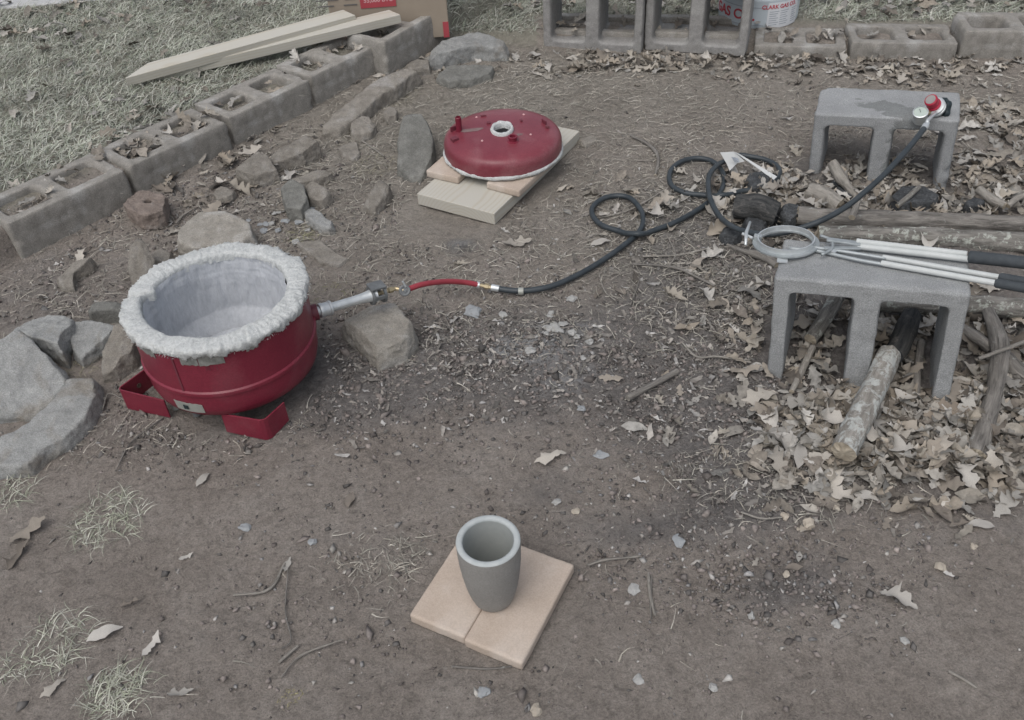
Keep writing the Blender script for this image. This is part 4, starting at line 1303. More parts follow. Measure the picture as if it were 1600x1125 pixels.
# ------------------------------------------------------------------ regulator on the far stand
RG = Vector((1.2316, 2.3964, 0.2439))
reg = empty('gas_regulator', RG)
tag(reg, 'gas regulator with red knob, pressure gauge and black coupling nut', 'regulator')
ax = Vector((-.62, -.30, .72)).normalized()
MB().lathe([(0, -.018), (.010, -.018), (.018, -.014), (.026, -.008), (.0275, -.004), (.0275, .000), (.0255, .001), (.0255, .003), (.0275, .004), (.0275, .009), (.024, .012), (.018, .013), (0, .013)], 32, (0, 0, 0), ax).build('body', MAT['steel'], reg, auto=R(30))
kn = MB(); kn.lathe([(0, .012), (.019, .012), (.0195, .018), (.0165, .021), (.0165, .024), (.0175, .028), (.0175, .042), (.015, .044), (0, .0425)], 28, (0, 0, 0), ax)
kn.build('knob', MAT['plastic_red'], reg, auto=R(30))
MB().lathe([(0, .0428), (.0135, .0440), (.0135, .0446), (0, .0446)], 24, (0, 0, 0), ax).build('knob_disc', mat('grey_disc', (.25, .24, .23), (.30, .29, .28), 20, .5, 0), reg)
# black hand nut, lobed, to the right
nx_ = Vector((.90, .10, -.12)).normalized()
n0 = Vector((.020, .006, -.006))
e1 = nx_.cross(Vector((0, 0, 1))).normalized(); e2 = nx_.cross(e1)
V, F = [], []
nl, m_ = 60, [(.004, .0), (.024, .0), (.027, .003), (.027, .013), (.022, .016), (.006, .016)]
for r, h in m_:
    for k in range(nl):
        w = 2 * math.pi * k / nl
        rr_ = r * (1 + (.09 * math.copysign(abs(math.sin(5 * w)) ** .5, math.sin(5 * w)) if r > .02 else 0))
        V.append(n0 + nx_ * h + (e1 * math.cos(w) + e2 * math.sin(w)) * rr_)
for i in range(len(m_) - 1):
    for k in range(nl):
        F.append((i * nl + k, i * nl + (k + 1) % nl, (i + 1) * nl + (k + 1) % nl, (i + 1) * nl + k))
MB().add(V, F).build('coupling_nut', MAT['plastic_black'], reg, auto=R(40))
# gauge
g0 = Vector((1.1784, 2.3654, 0.2371)) - RG
ga = Vector((-.30, -.34, .89)).normalized()
ca = MB().lathe([(0, -.020), (.016, -.020), (.019, -.018), (.019, .012), (.0205, .013), (.0205, .017), (.018, .018)], 32, g0, ga).build('gauge_case', MAT['steel'], reg, auto=R(30))
MB().lathe([(.018, .0165), (0, .0165)], 32, g0, ga).build('gauge_face', MAT['gauge_face'], ca)
nd = ga.cross(Vector((1, 0, 0))).normalized()
MB().box(g0 + ga * .0172 + nd * .004, (.012, .0014, .0006), Matrix((nd, ga.cross(nd), ga)).transposed()).build('gauge_needle', MAT['plastic_black'], ca)
MB().tube([g0 - ga * .008, Vector((-.004, -.004, -.004))], .006, 12).build('gauge_stem', MAT['brass'], reg)
MB().tube(catmull([hp[-1] - RG + fd * .008, hp[-1] - RG + fd * .018 + Vector((0, .004, .004)), Vector((.002, -.012, -.006))], 5), .005, 12).build('outlet_elbow', MAT['steel'], reg, smooth=True)

# ------------------------------------------------------------------ tongs on the near stand
NU = (Euler((-.105, -.086, -.377)).to_matrix() @ Vector((0, 0, 1))).normalized()
T1 = Vector((0.6488, 1.783, 0.2428))
t1 = empty('pouring_tongs', T1)
tag(t1, 'ring ended crucible pouring tongs with white sleeves and one thick black grip', 'tongs')
q = lambda p: Vector(p) - T1
rc0 = q((0.6411, 1.7618, 0.2574))
MB().lathe([(.058, -.007), (.074, -.007), (.074, -.0035), (.058, -.0035)], 64, rc0, NU, closed=True).build('ring_flange', MAT['steel_dull'], t1, auto=R(30))
MB().lathe([(.0605, -.004), (.0635, -.004), (.0635, .008), (.0605, .008)], 64, rc0, NU, closed=True).build('ring_band', MAT['steel'], t1, auto=R(30))
bar = lambda a, b, w, th: (lambda d, m: MB().box((a + b) / 2, ((b - a).length, w, th), m))(b - a, Matrix(((b - a).normalized(), NU.cross((b - a).normalized()), NU)).transposed())
MB().tube(catmull([q((0.7197, 1.764, 0.2644)), q((0.7361, 1.7414, 0.266)), q((0.7277, 1.7051, 0.2683)), q((0.6985, 1.6834, 0.2679))], 6), .0035, 8).build('ring_yoke', MAT['steel_dull'], t1, smooth=True)
bar(q((0.726, 1.7391, 0.2699)), q((0.7929, 1.7101, 0.2724)), .016, .005).build('shank', MAT['steel_dull'], t1, bevel=.001)
bar(q((0.7131, 1.7118, 0.2648)), q((0.7905, 1.6997, 0.2676)), .012, .005).build('shank', MAT['steel_dull'], t1, bevel=.001)
pa, pb = q((0.7861, 1.7206, 0.2728)), q((0.9864, 1.6172, 0.2945))
nrb = 60
MB().tube([pa + (pb - pa) * k / nrb for k in range(nrb + 1)], [.0064 + .0006 * (k % 2) for k in range(nrb + 1)], 12).build('ribbed_sleeve', MAT['white_sleeve'], t1, smooth=True)
pa, pb = q((0.7869, 1.7099, 0.2661)), q((0.9896, 1.6073, 0.2878))
MB().tube([pa, pb], .0072, 14).build('sleeve', MAT['white_sleeve'], t1, auto=R(40))
pa, pb = q((0.9867, 1.6125, 0.2911)), q((1.1772, 1.5198, 0.311))
MB().tube([pa, pa + (pb - pa) * .02, pa + (pb - pa) * .98, pb], [.010, .0135, .0135, .010], 18).build('grip', MAT['foam'], t1, auto=R(50))
w0, w1 = q((0.571, 1.7859, 0.2534)), q((0.5518, 1.8058, 0.2541))
MB().tube([w0, w1], .0035, 8).build('clamp_screw', MAT['steel'], t1)
MB().tube([q((0.5787, 1.8464, 0.2579)), q((0.5599, 1.8035, 0.2567)), q((0.5483, 1.7581, 0.2541))], [.003, .0045, .003], 8).build('wing_handle', MAT['steel'], t1, smooth=True)
MB().box(q((0.5834, 1.7871, 0.2517)), (.018, .012, .016), (0, 0, -.4)).build('clamp_lug', MAT['steel_dull'], t1, bevel=.001)
fa, fb_ = q((0.6233, 1.7154, 0.2566)), q((0.6125, 1.6823, 0.2524))
MB().add([p + o_ for o_ in (Vector((0, 0, 0)), NU * .003) for p in (fa + Vector((-.011, .003, 0)), fa + Vector((.011, -.003, 0)), fb_ + Vector((.011, -.003, 0)), fb_ + Vector((-.011, .003, 0)))], [(0, 1, 2, 3), (7, 6, 5, 4), (0, 4, 5, 1), (1, 5, 6, 2), (2, 6, 7, 3), (3, 7, 4, 0)]).build('rest_tab', MAT['steel'], t1)

T2 = Vector((0.7279, 1.6989, 0.257))
t2 = empty('lifting_tongs', T2)
tag(t2, 'crossed lifting tongs with thin white sleeves and two slim black grips', 'tongs')
q = lambda p: Vector(p) - T2
MB().tube(catmull([q((0.6426, 1.7412, 0.25)), q((0.6917, 1.7216, 0.2546)), q((0.7257, 1.6939, 0.2606)), q((0.769, 1.6556, 0.2684)), q((0.8138, 1.6257, 0.2741))], 5), .0042, 10).build('lower_arm', MAT['steel_dull'], t2, smooth=True)
MB().tube(catmull([q((0.6908, 1.7303, 0.2575)), q((0.7408, 1.6991, 0.2646)), q((0.7877, 1.6709, 0.2702)), q((0.8278, 1.6463, 0.2741))], 5), .0042, 10).build('upper_arm', MAT['steel_dull'], t2, smooth=True)
MB().lathe([(0, -.006), (.006, -.006), (.007, .004), (0, .006)], 14, q((0.729, 1.6971, 0.2634)), NU).build('pivot', MAT['steel'], t2)
pa, pb = q((0.8221, 1.6535, 0.2729)), q((1.011, 1.5229, 0.2997))
MB().tube([pa, pb], .0062, 14).build('sleeve', MAT['white_sleeve'], t2, auto=R(40))
pc_, pd = q((0.8111, 1.6304, 0.2744)), q((0.9953, 1.5047, 0.2994))
MB().tube([pc_, pd], .0066, 14).build('sleeve', MAT['white_sleeve'], t2, auto=R(40))
MB().tube([pb, pb + (pb - pa) * .02, pb + (pb - pa) * .62], [.007, .0098, .0098], 16).build('grip', MAT['foam'], t2, auto=R(50))
MB().tube([pd, pd + (pd - pc_) * .02, pd + (pd - pc_) * .62], [.007, .0098, .0098], 16).build('grip', MAT['foam'], t2, auto=R(50))


# ------------------------------------------------------------------ logs, sticks, charcoal
def log_mesh(name, pts, rads, n=24, bark=.10, seed=0, step=.006, lump=.12):
    P = catmull(pts, 8)
    Rr = np.interp(np.linspace(0, 1, len(P)), np.linspace(0, 1, len(rads)), rads)
    # resample
    seg = [0.0]
    for a_, b_ in zip(P, P[1:]):
        seg.append(seg[-1] + (b_ - a_).length)
    T = seg[-1]
    k = max(3, int(T / step))
    S = np.linspace(0, T, k + 1)
    A = np.array([[p.x, p.y, p.z] for p in P])
    C = np.stack([np.interp(S, seg, A[:, j]) for j in range(3)], -1)
    Rs = np.interp(S, seg, Rr)
    tan = np.gradient(C, axis=0)
    tan /= np.linalg.norm(tan, axis=1)[:, None]
    ref = np.array([0, 0, 1.0]) if abs(tan[0, 2]) < .9 else np.array([1.0, 0, 0])
    V, U = [], []
    nrm = np.cross(tan[0], ref); nrm /= np.linalg.norm(nrm)
    for i in range(k + 1):
        nrm = nrm - tan[i] * (nrm @ tan[i]); nrm /= np.linalg.norm(nrm)
        bi = np.cross(tan[i], nrm)
        w = np.arange(n) * 2 * math.pi / n
        d = np.cos(w)[:, None] * nrm + np.sin(w)[:, None] * bi
        u = np.stack([np.cos(w) * Rs[i], np.sin(w) * Rs[i], np.full(n, S[i])], -1)
        U.append(u)
        V.append((C[i], d, Rs[i]))
    U = np.concatenate(U)
    b1 = fbm(U * [60, 60, 14], 1.2, 3, seed=seed)
    b2 = fbm(U, 14, 2, seed=seed + 3)
    rad = np.repeat(Rs, n) * (1 + bark * b1 * 1.2 + lump * b2)
    co = np.concatenate([np.repeat(c_[None], n, 0) for c_, _, _ in V]) + np.concatenate([d for _, d, _ in V]) * rad[:, None]
    F = [(i * n + j, i * n + (j + 1) % n, (i + 1) * n + (j + 1) % n, (i + 1) * n + j) for i in range(k) for j in range(n)]
    ends = (co[:n].copy(), co[-n:].copy(), tan[0], tan[-1])
    return co, np.array(F), U, ends


def log(name, pts, rads, label, cat, m='bark', group=None, end='rot_wood', n=28, seed=0, bark=.20, lump=.12, jag=.25):
    co, F, U, ends = log_mesh(name, pts, rads, n, bark, seed, lump=lump)
    o0 = Vector(co.mean(0))
    thick = max(rads) > .006
    root = empty(name, o0) if thick else None
    me = np_mesh(name, co - np.array(o0), F, smooth=True)
    at = me.attributes.new('along', 'FLOAT_VECTOR', 'POINT')
    at.data.foreach_set('vector', U.astype(np.float32).ravel())
    if thick:
        link('bark', me, MAT[m], root)
        for e, t, sgn in ((ends[0], ends[2], -1), (ends[1], ends[3], 1)):
            c_ = e.mean(0)
            rg = np.random.default_rng(int(seed * 100) + sgn + 5)
            rr_ = np.linalg.norm(e - c_, axis=1).mean()
            r2 = c_ + (e - c_) * .55 + t * sgn * (rg.uniform(-jag, jag, len(e)) * rr_)[:, None]
            c2 = c_ + t * sgn * rr_ * jag * .5
            V = np.vstack([e, r2, c2[None]]) - np.array(o0)
            nn = len(e)
            Fq = [(i, (i + 1) % nn, nn + (i + 1) % nn) for i in range(nn)] + [(i, nn + (i + 1) % nn, nn + i) for i in range(nn)] + [(nn + i, nn + (i + 1) % nn, 2 * nn) for i in range(nn)]
            link('cut_end', np_mesh('cut_end', V, np.array(Fq)), MAT[end], root)
    else:
        e = ends
        root = link(name, me, MAT[m])
        root.location = o0
    return tag(root, label, cat, group)


FP = 'logs and branches round the old fire'
log('log', [(0.8174, 2.191, 0.045), (0.9564, 2.156, 0.045), (1.1083, 2.1362, 0.045), (1.2726, 2.1087, 0.045), (1.4941, 2.0625, 0.045)], [.026, .029, .024, .022, .022], 'long grey log just below the regulator stand', 'log', 'bark', FP, seed=1)
log('log', [(0.8524, 2.1085, 0.035), (1.0188, 2.0768, 0.04), (1.18, 2.0473, 0.04), (1.4563, 1.9817, 0.04)], [.022, .024, .026, .030], 'lichen covered log behind the tongs', 'log', 'bark_lichen', FP, seed=2)
log('log', [(0.8896, 1.7738, 0.05), (1.0011, 1.7579, 0.05), (1.1337, 1.7401, 0.05), (1.3166, 1.7024, 0.05)], [.020, .023, .024, .028], 'dark log passing behind the tongs stand', 'log', 'bark_lichen', FP, seed=3)
log('log', [(0.8419, 1.5459, 0.085), (0.7783, 1.4521, 0.075), (0.7201, 1.3683, 0.065), (0.6648, 1.2879, 0.055)], [.026, .026, .027, .026], 'pale barked log poking out of the tongs stand towards the camera', 'log', 'bark_birch', FP, seed=4)
log('log', [(0.9559, 1.7089, 0.06), (0.9036, 1.6224, 0.06), (0.8695, 1.5778, 0.05)], [.022, .026, .022], 'charred log end inside the tongs stand', 'log', 'bark_char', FP, end='char', seed=5)
log('log', [(1.13, 1.6943, 0.07), (1.1105, 1.5804, 0.06), (1.0588, 1.4711, 0.045), (1.0012, 1.3756, 0.035), (0.941, 1.2834, 0.025)], [.014, .020, .018, .019, .021], 'bent brown log right of the tongs stand', 'log', 'bark', FP, seed=6)
log('branch', [(0.9625, 1.6416, 0.03), (0.9203, 1.5486, 0.025), (0.8886, 1.4712, 0.02), (0.8563, 1.3934, 0.012)], [.010, .008, .0085, .007], 'thin dark branch in the leaves beside the pale barked log', 'branch', 'bark', FP, n=12, seed=7)
log('branch', [(1.0637, 1.675, 0.04), (1.0825, 1.6181, 0.05), (1.1016, 1.5937, 0.04)], [.013, .014, .013], 'short branch lying against the bent brown log', 'branch', 'bark', FP, n=14, seed=8)
log('branch', [(1.1263, 1.5691, 0.03), (1.1396, 1.502, 0.03), (1.1874, 1.4457, 0.02)], [.020, .022, .02], 'thick branch at the right edge under the leaves', 'branch', 'bark', FP, n=16, seed=9)
log('stick', [(1.025, 1.5119, 0.085), (1.0796, 1.5333, 0.085), (1.2186, 1.5859, 0.085)], [.0042, .0045, .005], 'pale thin stick laid across the bent brown log', 'stick', 'bark_pale', FP, n=8, seed=10)
log('log', [(0.8137, 1.8125, 0.05), (0.7655, 1.745, 0.04), (0.7105, 1.6766, 0.03)], [.020, .019, .015], 'short pale log inside the left opening of the tongs stand', 'log', 'bark_lichen', FP, seed=11)
log('stick', [(0.7085, 1.6483, 0.03), (0.6707, 1.5875, 0.02), (0.627, 1.5191, 0.012)], [.008, .008, .006], 'split yellowish stick in front of the left opening of the tongs stand', 'stick', 'bark_pale', FP, n=10, seed=12)
log('log', [(0.8787, 2.3111, 0.05), (0.915, 2.2869, 0.045), (0.9531, 2.2433, 0.035)], [.024, .030, .022], 'short fat grey log stub under the regulator stand', 'log', 'bark_pale', FP, seed=13, lump=.3)
log('branch', [(0.9596, 2.3832, 0.1), (0.9876, 2.3468, 0.06), (1.0174, 2.2935, 0.03)], [.012, .019, .008], 'split wood wedge inside the regulator stand', 'branch', 'bark_pale', FP, n=8, seed=14, lump=.4)
log('log', [(0.6587, 2.2513, 0.05), (0.7068, 2.2274, 0.055), (0.7608, 2.2006, 0.045)], [.032, .040, .034], 'charred log chunk with checkered cracks beside the hose', 'log', 'bark_char', FP, end='char', seed=15, lump=.3)
log('stick', [(0.9703, 2.1677, 0.1), (0.9474, 2.1255, 0.095), (0.9306, 2.0967, 0.09)], [.008, .008, .0085], 'short sawn stick resting on the long grey log', 'stick', 'bark_pale', FP, n=12, seed=16)
log('branch', [(0.6082, 2.1153, 0.012), (0.6484, 2.071, 0.018), (0.6838, 2.0401, 0.022), (0.7146, 1.998, 0.02)], [.005, .007, .012, .012], 'gnarled root end left of the tongs stand', 'branch', 'bark', FP, n=10, seed=17, lump=.4)
log('stick', [(0.2574, 1.5295, 0.012), (0.317, 1.5675, 0.012), (0.3835, 1.6107, 0.012)], [.0078, .0075, .0072], 'short straight dark stick on the bare dirt in the middle', 'stick', 'bark', None, n=12, seed=18, end='bark_pale', lump=.04)
log('stick', [(1.0911, 2.1869, 0.06), (1.1276, 2.2089, 0.075), (1.1694, 2.2479, 0.08)], [.007, .008, .007], 'lichen spotted stick on the charcoal under the regulator stand', 'stick', 'bark_lichen', FP, n=12, seed=19)
log('branch', [(1.354, 2.2642, 0.05), (1.3658, 2.2069, 0.05), (1.3856, 2.1707, 0.05)], [.012, .014, .010], 'forked grey branch right of the regulator stand', 'branch', 'bark_pale', FP, n=12, seed=20)
log('branch', [(1.3941, 2.1698, 0.05), (1.4268, 2.1902, 0.06), (1.5398, 2.2475, 0.07)], [.008, .009, .009], 'rising grey branch at the right edge near the long log', 'branch', 'bark_pale', FP, n=12, seed=21)
TW = [([(0.3379, 2.0448, 0.012), (0.4071, 2.0346, 0.01), (0.4592, 2.0087, 0.012), (0.5025, 1.9665, 0.01), (0.5362, 1.9264, 0.012)], .0042, 'long thin twig left of the tongs stand'),
      ([(0.3713, 2.0835, 0.008), (0.4719, 2.0794, 0.008), (0.5658, 2.1037, 0.008)], .0038, 'twig lying above the long thin twig'),
      ([(0.4148, 1.7183, 0.008), (0.4402, 1.6633, 0.008), (0.489, 1.6566, 0.01), (0.561, 1.6315, 0.008)], .0036, 'crooked twig near the left leg of the tongs stand'),
      ([(0.4319, 2.7777, 0.006), (0.4816, 2.7017, 0.008), (0.4969, 2.6151, 0.008), (0.4736, 2.5166, 0.006)], .0062, 'curved root right of the furnace lid'),
      ([(0.4561, 2.1628, 0.008), (0.4604, 2.0836, 0.008), (0.436, 2.0316, 0.008)], .0026, 'short upright twig crossing the upper twig'),
      ([(0.2746, 2.3026, 0.006), (0.372, 2.334, 0.006), (0.4973, 2.4335, 0.008)], .0030, 'thin twig inside the small hose loop'),
      ([(0.3506, 1.9872, 0.006), (0.3307, 1.9295, 0.006), (0.3103, 1.8767, 0.006)], .0024, 'fine twig standing left of the long curled leaf'),
      ([(0.246, 2.0239, 0.006), (0.2526, 1.9455, 0.006), (0.2757, 1.9017, 0.006)], .0022, 'fine twig curling below the black hose'),
      ([(-0.551, 1.0592, 0.006), (-0.4857, 1.0676, 0.006), (-0.4641, 1.127, 0.006)], .0030, 'bent straw twig in the lower left dirt'),
      ([(-0.4417, 0.9363, 0.006), (-0.4271, 0.9548, 0.006), (-0.4466, 1.0168, 0.006), (-0.4543, 1.1082, 0.01)], .0018, 'long thin grass stalk in the lower left dirt'),
      ([(0.121, 1.0808, 0.006), (0.1551, 1.0903, 0.006), (0.2232, 1.0945, 0.006)], .0032, 'small grey stick right of the crucible bricks'),
      ([(0.2333, 1.0551, 0.006), (0.2294, 1.0053, 0.006), (0.232, 0.9612, 0.006)], .0034, 'upright brown twig right of the crucible bricks'),
      ([(0.2383, 1.0482, 0.005), (0.2276, 0.9853, 0.005), (0.2242, 0.9557, 0.005)], .0024, 'second twig beside the upright brown twig'),
      ([(-0.442, 0.9083, 0.006), (-0.4284, 0.9239, 0.006), (-0.4125, 0.9408, 0.006)], .0034, 'short chip like twig near the bottom left'),
      ([(0.7082, 0.8211, 0.005), (0.7269, 0.8056, 0.005), (0.7433, 0.7882, 0.005)], .0032, 'pale straw twig at the bottom right'),
      ([(-0.1362, 0.8835, 0.004), (-0.0758, 0.8746, 0.004), (-0.0311, 0.8767, 0.004)], .0022, 'flat straw in front of the crucible bricks'),
      ([(0.4385, 1.1876, 0.006), (0.4748, 1.1685, 0.006), (0.5154, 1.1687, 0.006)], .0026, 'pale twig left of the leaf pile'),
      ([(-0.3342, 0.9493, 0.005), (-0.4053, 0.9204, 0.005), (-0.4334, 0.8798, 0.005)], .0020, 'thin root bending across the bottom left dirt'),
      ([(-0.8145, 1.5564, 0.006), (-0.8622, 1.4886, 0.006), (-0.8734, 1.4025, 0.006)], .0022, 'fine root strand in front of the left foot of the furnace'),
      ([(-0.96, 1.6005, 0.006), (-0.9612, 1.6555, 0.006), (-0.9158, 1.6294, 0.006)], .0022, 'curly root left of the furnace foot'),
      ([(-0.3796, 2.7628, 0.008), (-0.4749, 2.8909, 0.008), (-0.5206, 2.9151, 0.008)], .0030, 'pale straight stick near the tan stone'),
      ([(0.527, 1.2747, 0.006), (0.5729, 1.2979, 0.006), (0.5768, 1.3529, 0.006)], .0022, 'thin twig at the left border of the leaf pile'),
      ([(0.6416, 1.2621, 0.01), (0.6795, 1.216, 0.01), (0.7405, 1.2046, 0.008)], .0026, 'thin twig at the front border of the leaf pile'),
      ([(-0.9444, 2.4684, 0.008), (-0.9657, 2.4344, 0.008), (-0.9732, 2.3925, 0.008)], .0032, 'short twig above the large rounded brown rock')]
for k, (pts, r, lab) in enumerate(TW):
    pts = [(x, y, z + hz(x, y)) for x, y, z in pts]
    log('twig', pts, [r * .8, r, r * .7], lab, 'twig', 'bark_pale' if k % 3 else 'bark', None, n=7, seed=30 + k, lump=.5)
for k, (ol, h, lab) in enumerate((([(0.7249, 2.4109), (0.7491, 2.4576), (0.7848, 2.4612), (0.8018, 2.4209), (0.7826, 2.3745), (0.735, 2.3725)], .035, 'rounded black charcoal lump inside the hose loop'),
        ([(1.0905, 2.2336), (1.1333, 2.2778), (1.1962, 2.2743), (1.2207, 2.2191), (1.1909, 2.1884), (1.094, 2.1923)], .05, 'large black charcoal lump at the right leg of the regulator stand'),
        ([(1.2907, 2.2073), (1.3261, 2.2274), (1.3503, 2.2075), (1.3242, 2.1799), (1.29, 2.1836)], .035, 'small charcoal lump by the long grey log'),
        ([(0.7636, 2.2016), (0.7957, 2.2491), (0.8292, 2.2385), (0.8297, 2.181), (0.79, 2.159)], .05, 'charcoal lump left of the long grey log'),
        ([(0.5899, 2.1376), (0.6124, 2.1774), (0.6466, 2.1704), (0.6519, 2.131), (0.6207, 2.1089)], .03, 'grey ashy charcoal lump left of the ring tongs'),
        ([(0.9702, 2.3827), (0.994, 2.4176), (1.023, 2.3581), (1.021, 2.2931), (0.9889, 2.2967)], .03, 'charcoal stick end in the regulator stand'),
        ([(0.6686, 2.2045), (0.6987, 2.218), (0.7347, 2.1807), (0.708, 2.1444), (0.6715, 2.1547)], .035, 'charcoal crumb heap below the charred log chunk'))):
    o = rock(ol, h, lab, 'char', (0, 0), seed=60 + k, name='charcoal_lump')
    o['category'] = 'charcoal'

# ------------------------------------------------------------------ background things
def text_mesh(body, size, m, parent, mtx, name='lettering', bend=None, bold=0.0):
    cu = bpy.data.curves.new(name, 'FONT')
    cu.body = body
    cu.size = size
    cu.align_x = 'CENTER'
    cu.align_y = 'CENTER'
    cu.extrude = .0003
    cu.offset = bold
    tmp = bpy.data.objects.new('tmp', cu)
    COL.objects.link(tmp)
    dg = bpy.context.evaluated_depsgraph_get()
    me = bpy.data.meshes.new_from_object(tmp.evaluated_get(dg))
    bpy.data.objects.remove(tmp)
    if bend:
        r, a0 = bend
        for v in me.vertices:
            w = a0 + v.co.x / r
            v.co = Vector(((r + v.co.z) * math.cos(w), (r + v.co.z) * math.sin(w), v.co.y))
    me.transform(mtx)
    return link(name, me, m, parent)


# white gas cylinder behind the standing blocks
cyl = empty('gas_cylinder', (1.068, 3.705, .012))
tag(cyl, 'white gas cylinder with red lettering behind the standing blocks', 'gas cylinder')
CR = .157
MB().lathe([(.02, .012), (.13, .012), (CR - .006, .016), (CR - .001, .024), (CR, .035), (CR, .122), (CR + .0016, .126), (CR + .0016, .134), (CR, .138), (CR, .27), (.145, .31), (.11, .335), (.05, .35), (.0, .352)], 80).build('tank', MAT['tank_white'], cyl, auto=R(40))
MB().lathe([(.148, .02), (.150, .0), (.147, .0), (.145, .02)], 60, closed=True).build('foot_ring', MAT['tank_white'], cyl, auto=R(40))
MB().lathe([(.10, .33), (.10, .44), (.097, .44), (.097, .33)], 48, closed=True).build('collar', MAT['tank_white'], cyl, auto=R(40))
def cyl_patch(d0, d1, z0, z1, name, m, parent, off=.0012, seg=16):
    V, F = [], []
    for i in range(seg + 1):
        w = R(d0 + (d1 - d0) * i / seg)
        for z in (z0, z1):
            for o_ in (off - .0008, off):
                V.append(((CR + o_) * math.cos(w), (CR + o_) * math.sin(w), z))
    for i in range(seg):
        a_ = i * 4; b_ = a_ + 4
        F += [(a_ + 1, b_ + 1, b_ + 3, a_ + 3), (a_, a_ + 2, b_ + 2, b_), (a_, b_, b_ + 1, a_ + 1), (a_ + 2, a_ + 3, b_ + 3, b_ + 2)]
    F += [(0, 1, 3, 2), (4 * seg, 4 * seg + 2, 4 * seg + 3, 4 * seg + 1)]
    return MB().add(V, F).build(name, m, parent)
st = cyl_patch(-92, -38, .022, .121, 'sticker', MAT['sticker'], cyl)
text_mesh('CLARK GAS CO.', .021, MAT['tank_red'], st, Matrix.Translation((0, 0, .105)), bend=(CR + .0018, R(-73)), bold=.0005)
for r_ in range(7):
    for d0, d1 in ((-89, -75), (-73, -59), (-53, -41)):
        cyl_patch(d0, d1 - (r_ * 37 % 5), .086 - r_ * .0085, .0885 - r_ * .0085, 'print_line', MAT['tank_grey'], st, .0018, 6)
text_mesh('GAS CO.', .052, MAT['tank_red'], cyl, Matrix.Translation((0, 0, .070)), bend=(CR + .0012, R(-145)), bold=.0012)
cyl_patch(-165, -96, .102, .1045, 'print_line', MAT['tank_grey'], cyl, .0012)
cyl_patch(-165, -96, .034, .0365, 'print_line', MAT['tank_grey'], cyl, .0012)

# cardboard carton behind the raised block
ca_ = Vector((-0.6173, 3.5625, 0.08)) * Vector((1, 1, 0)); cbx = Vector((-0.169, 3.5825, 0.03)) * Vector((1, 1, 0))
d_ = (cbx - ca_); wd = d_.length; d_.normalize(); nb = Vector((-d_.y, d_.x, 0))
zc = .062
car = empty('cardboard_box', (ca_ + cbx) / 2 + Vector((0, 0, zc)))
tag(car, 'printed cardboard carton with a red panel behind the left wall', 'box')
car.rotation_euler = (0, 0, math.atan2(d_.y, d_.x))
CH = .42
MB().box((0, .17, CH / 2), (wd, .34, CH)).build('carton', MAT['card'], car, bevel=.004)
fr = -.0015
pan = MB().box((-.035, fr, .255), (.135, .003, .24)).build('red_panel', MAT['print_red'], car)
ROT = Matrix.Rotation(R(90), 4, 'X')
text_mesh('30 QT', .030, MAT['print_pink'], pan, Matrix.Translation((-.03, fr - .0016, .197)) @ ROT, bold=.0006)
text_mesh('55,000 BTU', .023, MAT['print_pink'], pan, Matrix.Translation((-.033, fr - .0016, .163)) @ ROT, bold=.0006)
MB().box((-.20, fr, .035), (.12, .003, .07)).build('red_panel', MAT['print_red'], car)
MB().box((wd / 2 - .012, fr, .03), (.022, .003, .06)).build('red_panel', MAT['print_red'], car)
for k in range(5):
    MB().box((-.235 + .01 * (k % 2), fr, .24 - .022 * k), (.085 - .02 * (k % 3), .002, .004)).build('print_line', MAT['print_dark'], car)
    MB().box((-.14, fr, .24 - .022 * k), (.05 - .012 * (k % 2), .002, .004)).build('print_line', MAT['print_dark'], car)
for k in range(3):
    MB().box((.085 + .024 * k, fr, .235), (.014, .002, .12)).build('print_bar', MAT['print_dark'], car)
MB().box((.19, fr, .165), (.06, .002, .003)).build('print_line', MAT['print_dark'], car)

# two lengths of lumber resting on the raised block
def lumber(a, b, w, th, label, roll):
    a, b = Vector(a), Vector(b)
    d = b - a
    L = d.length
    x = d.normalized(); y = Vector((0, 0, 1)).cross(x).normalized(); z = x.cross(y)
    y, z = y * math.cos(roll) + z * math.sin(roll), z * math.cos(roll) - y * math.sin(roll)
    m_ = MB()
    h = L / 2
    poly = [(-h, -w / 2), (h, -w / 2), (h - .03, w / 2), (-h + .09, w / 2)]
    m_.prism(poly, -th / 2, th / 2)
    o = m_.build('lumber', MAT['pine'], bevel=.0025)
    o.matrix_world = Matrix(((x.x, y.x, z.x, (a.x + b.x) / 2), (x.y, y.y, z.y, (a.y + b.y) / 2), (x.z, y.z, z.z, (a.z + b.z) / 2), (0, 0, 0, 1)))
    return tag(o, label, 'lumber', 'lumber leaning on the raised block')
lumber((-1.3177, 3.2153, 0.125), (-0.517, 3.5048, 0.195), .062, .034, 'upper pale board with a slanted tip reaching onto the lawn', R(8))
lumber((-1.2763, 3.2604, 0.105), (-0.3474, 3.5051, 0.185), .062, .034, 'lower pale board ending on top of the raised block', R(4))

pst = MB().box((0, 0, .5), (.10, .10, 1.1)).build('wooden_post', MAT['post'], bevel=.006)
pst.location = (-2.1596, 4.2982, 0.1)
tag(pst, 'grey wooden post in the far left corner', 'post')
gh = [(x, y, hz(x, y) + .014) for x, y in ((-.02, 4.30), (.10, 4.18), (.20, 4.16), (.30, 4.24), (.42, 4.4), (.6, 4.6))]
tag(MB().tube(catmull(gh, 8), .011, 10).build('garden_hose', MAT['green_hose'], smooth=True), 'dark green garden hose on the lawn right of the carton', 'hose')

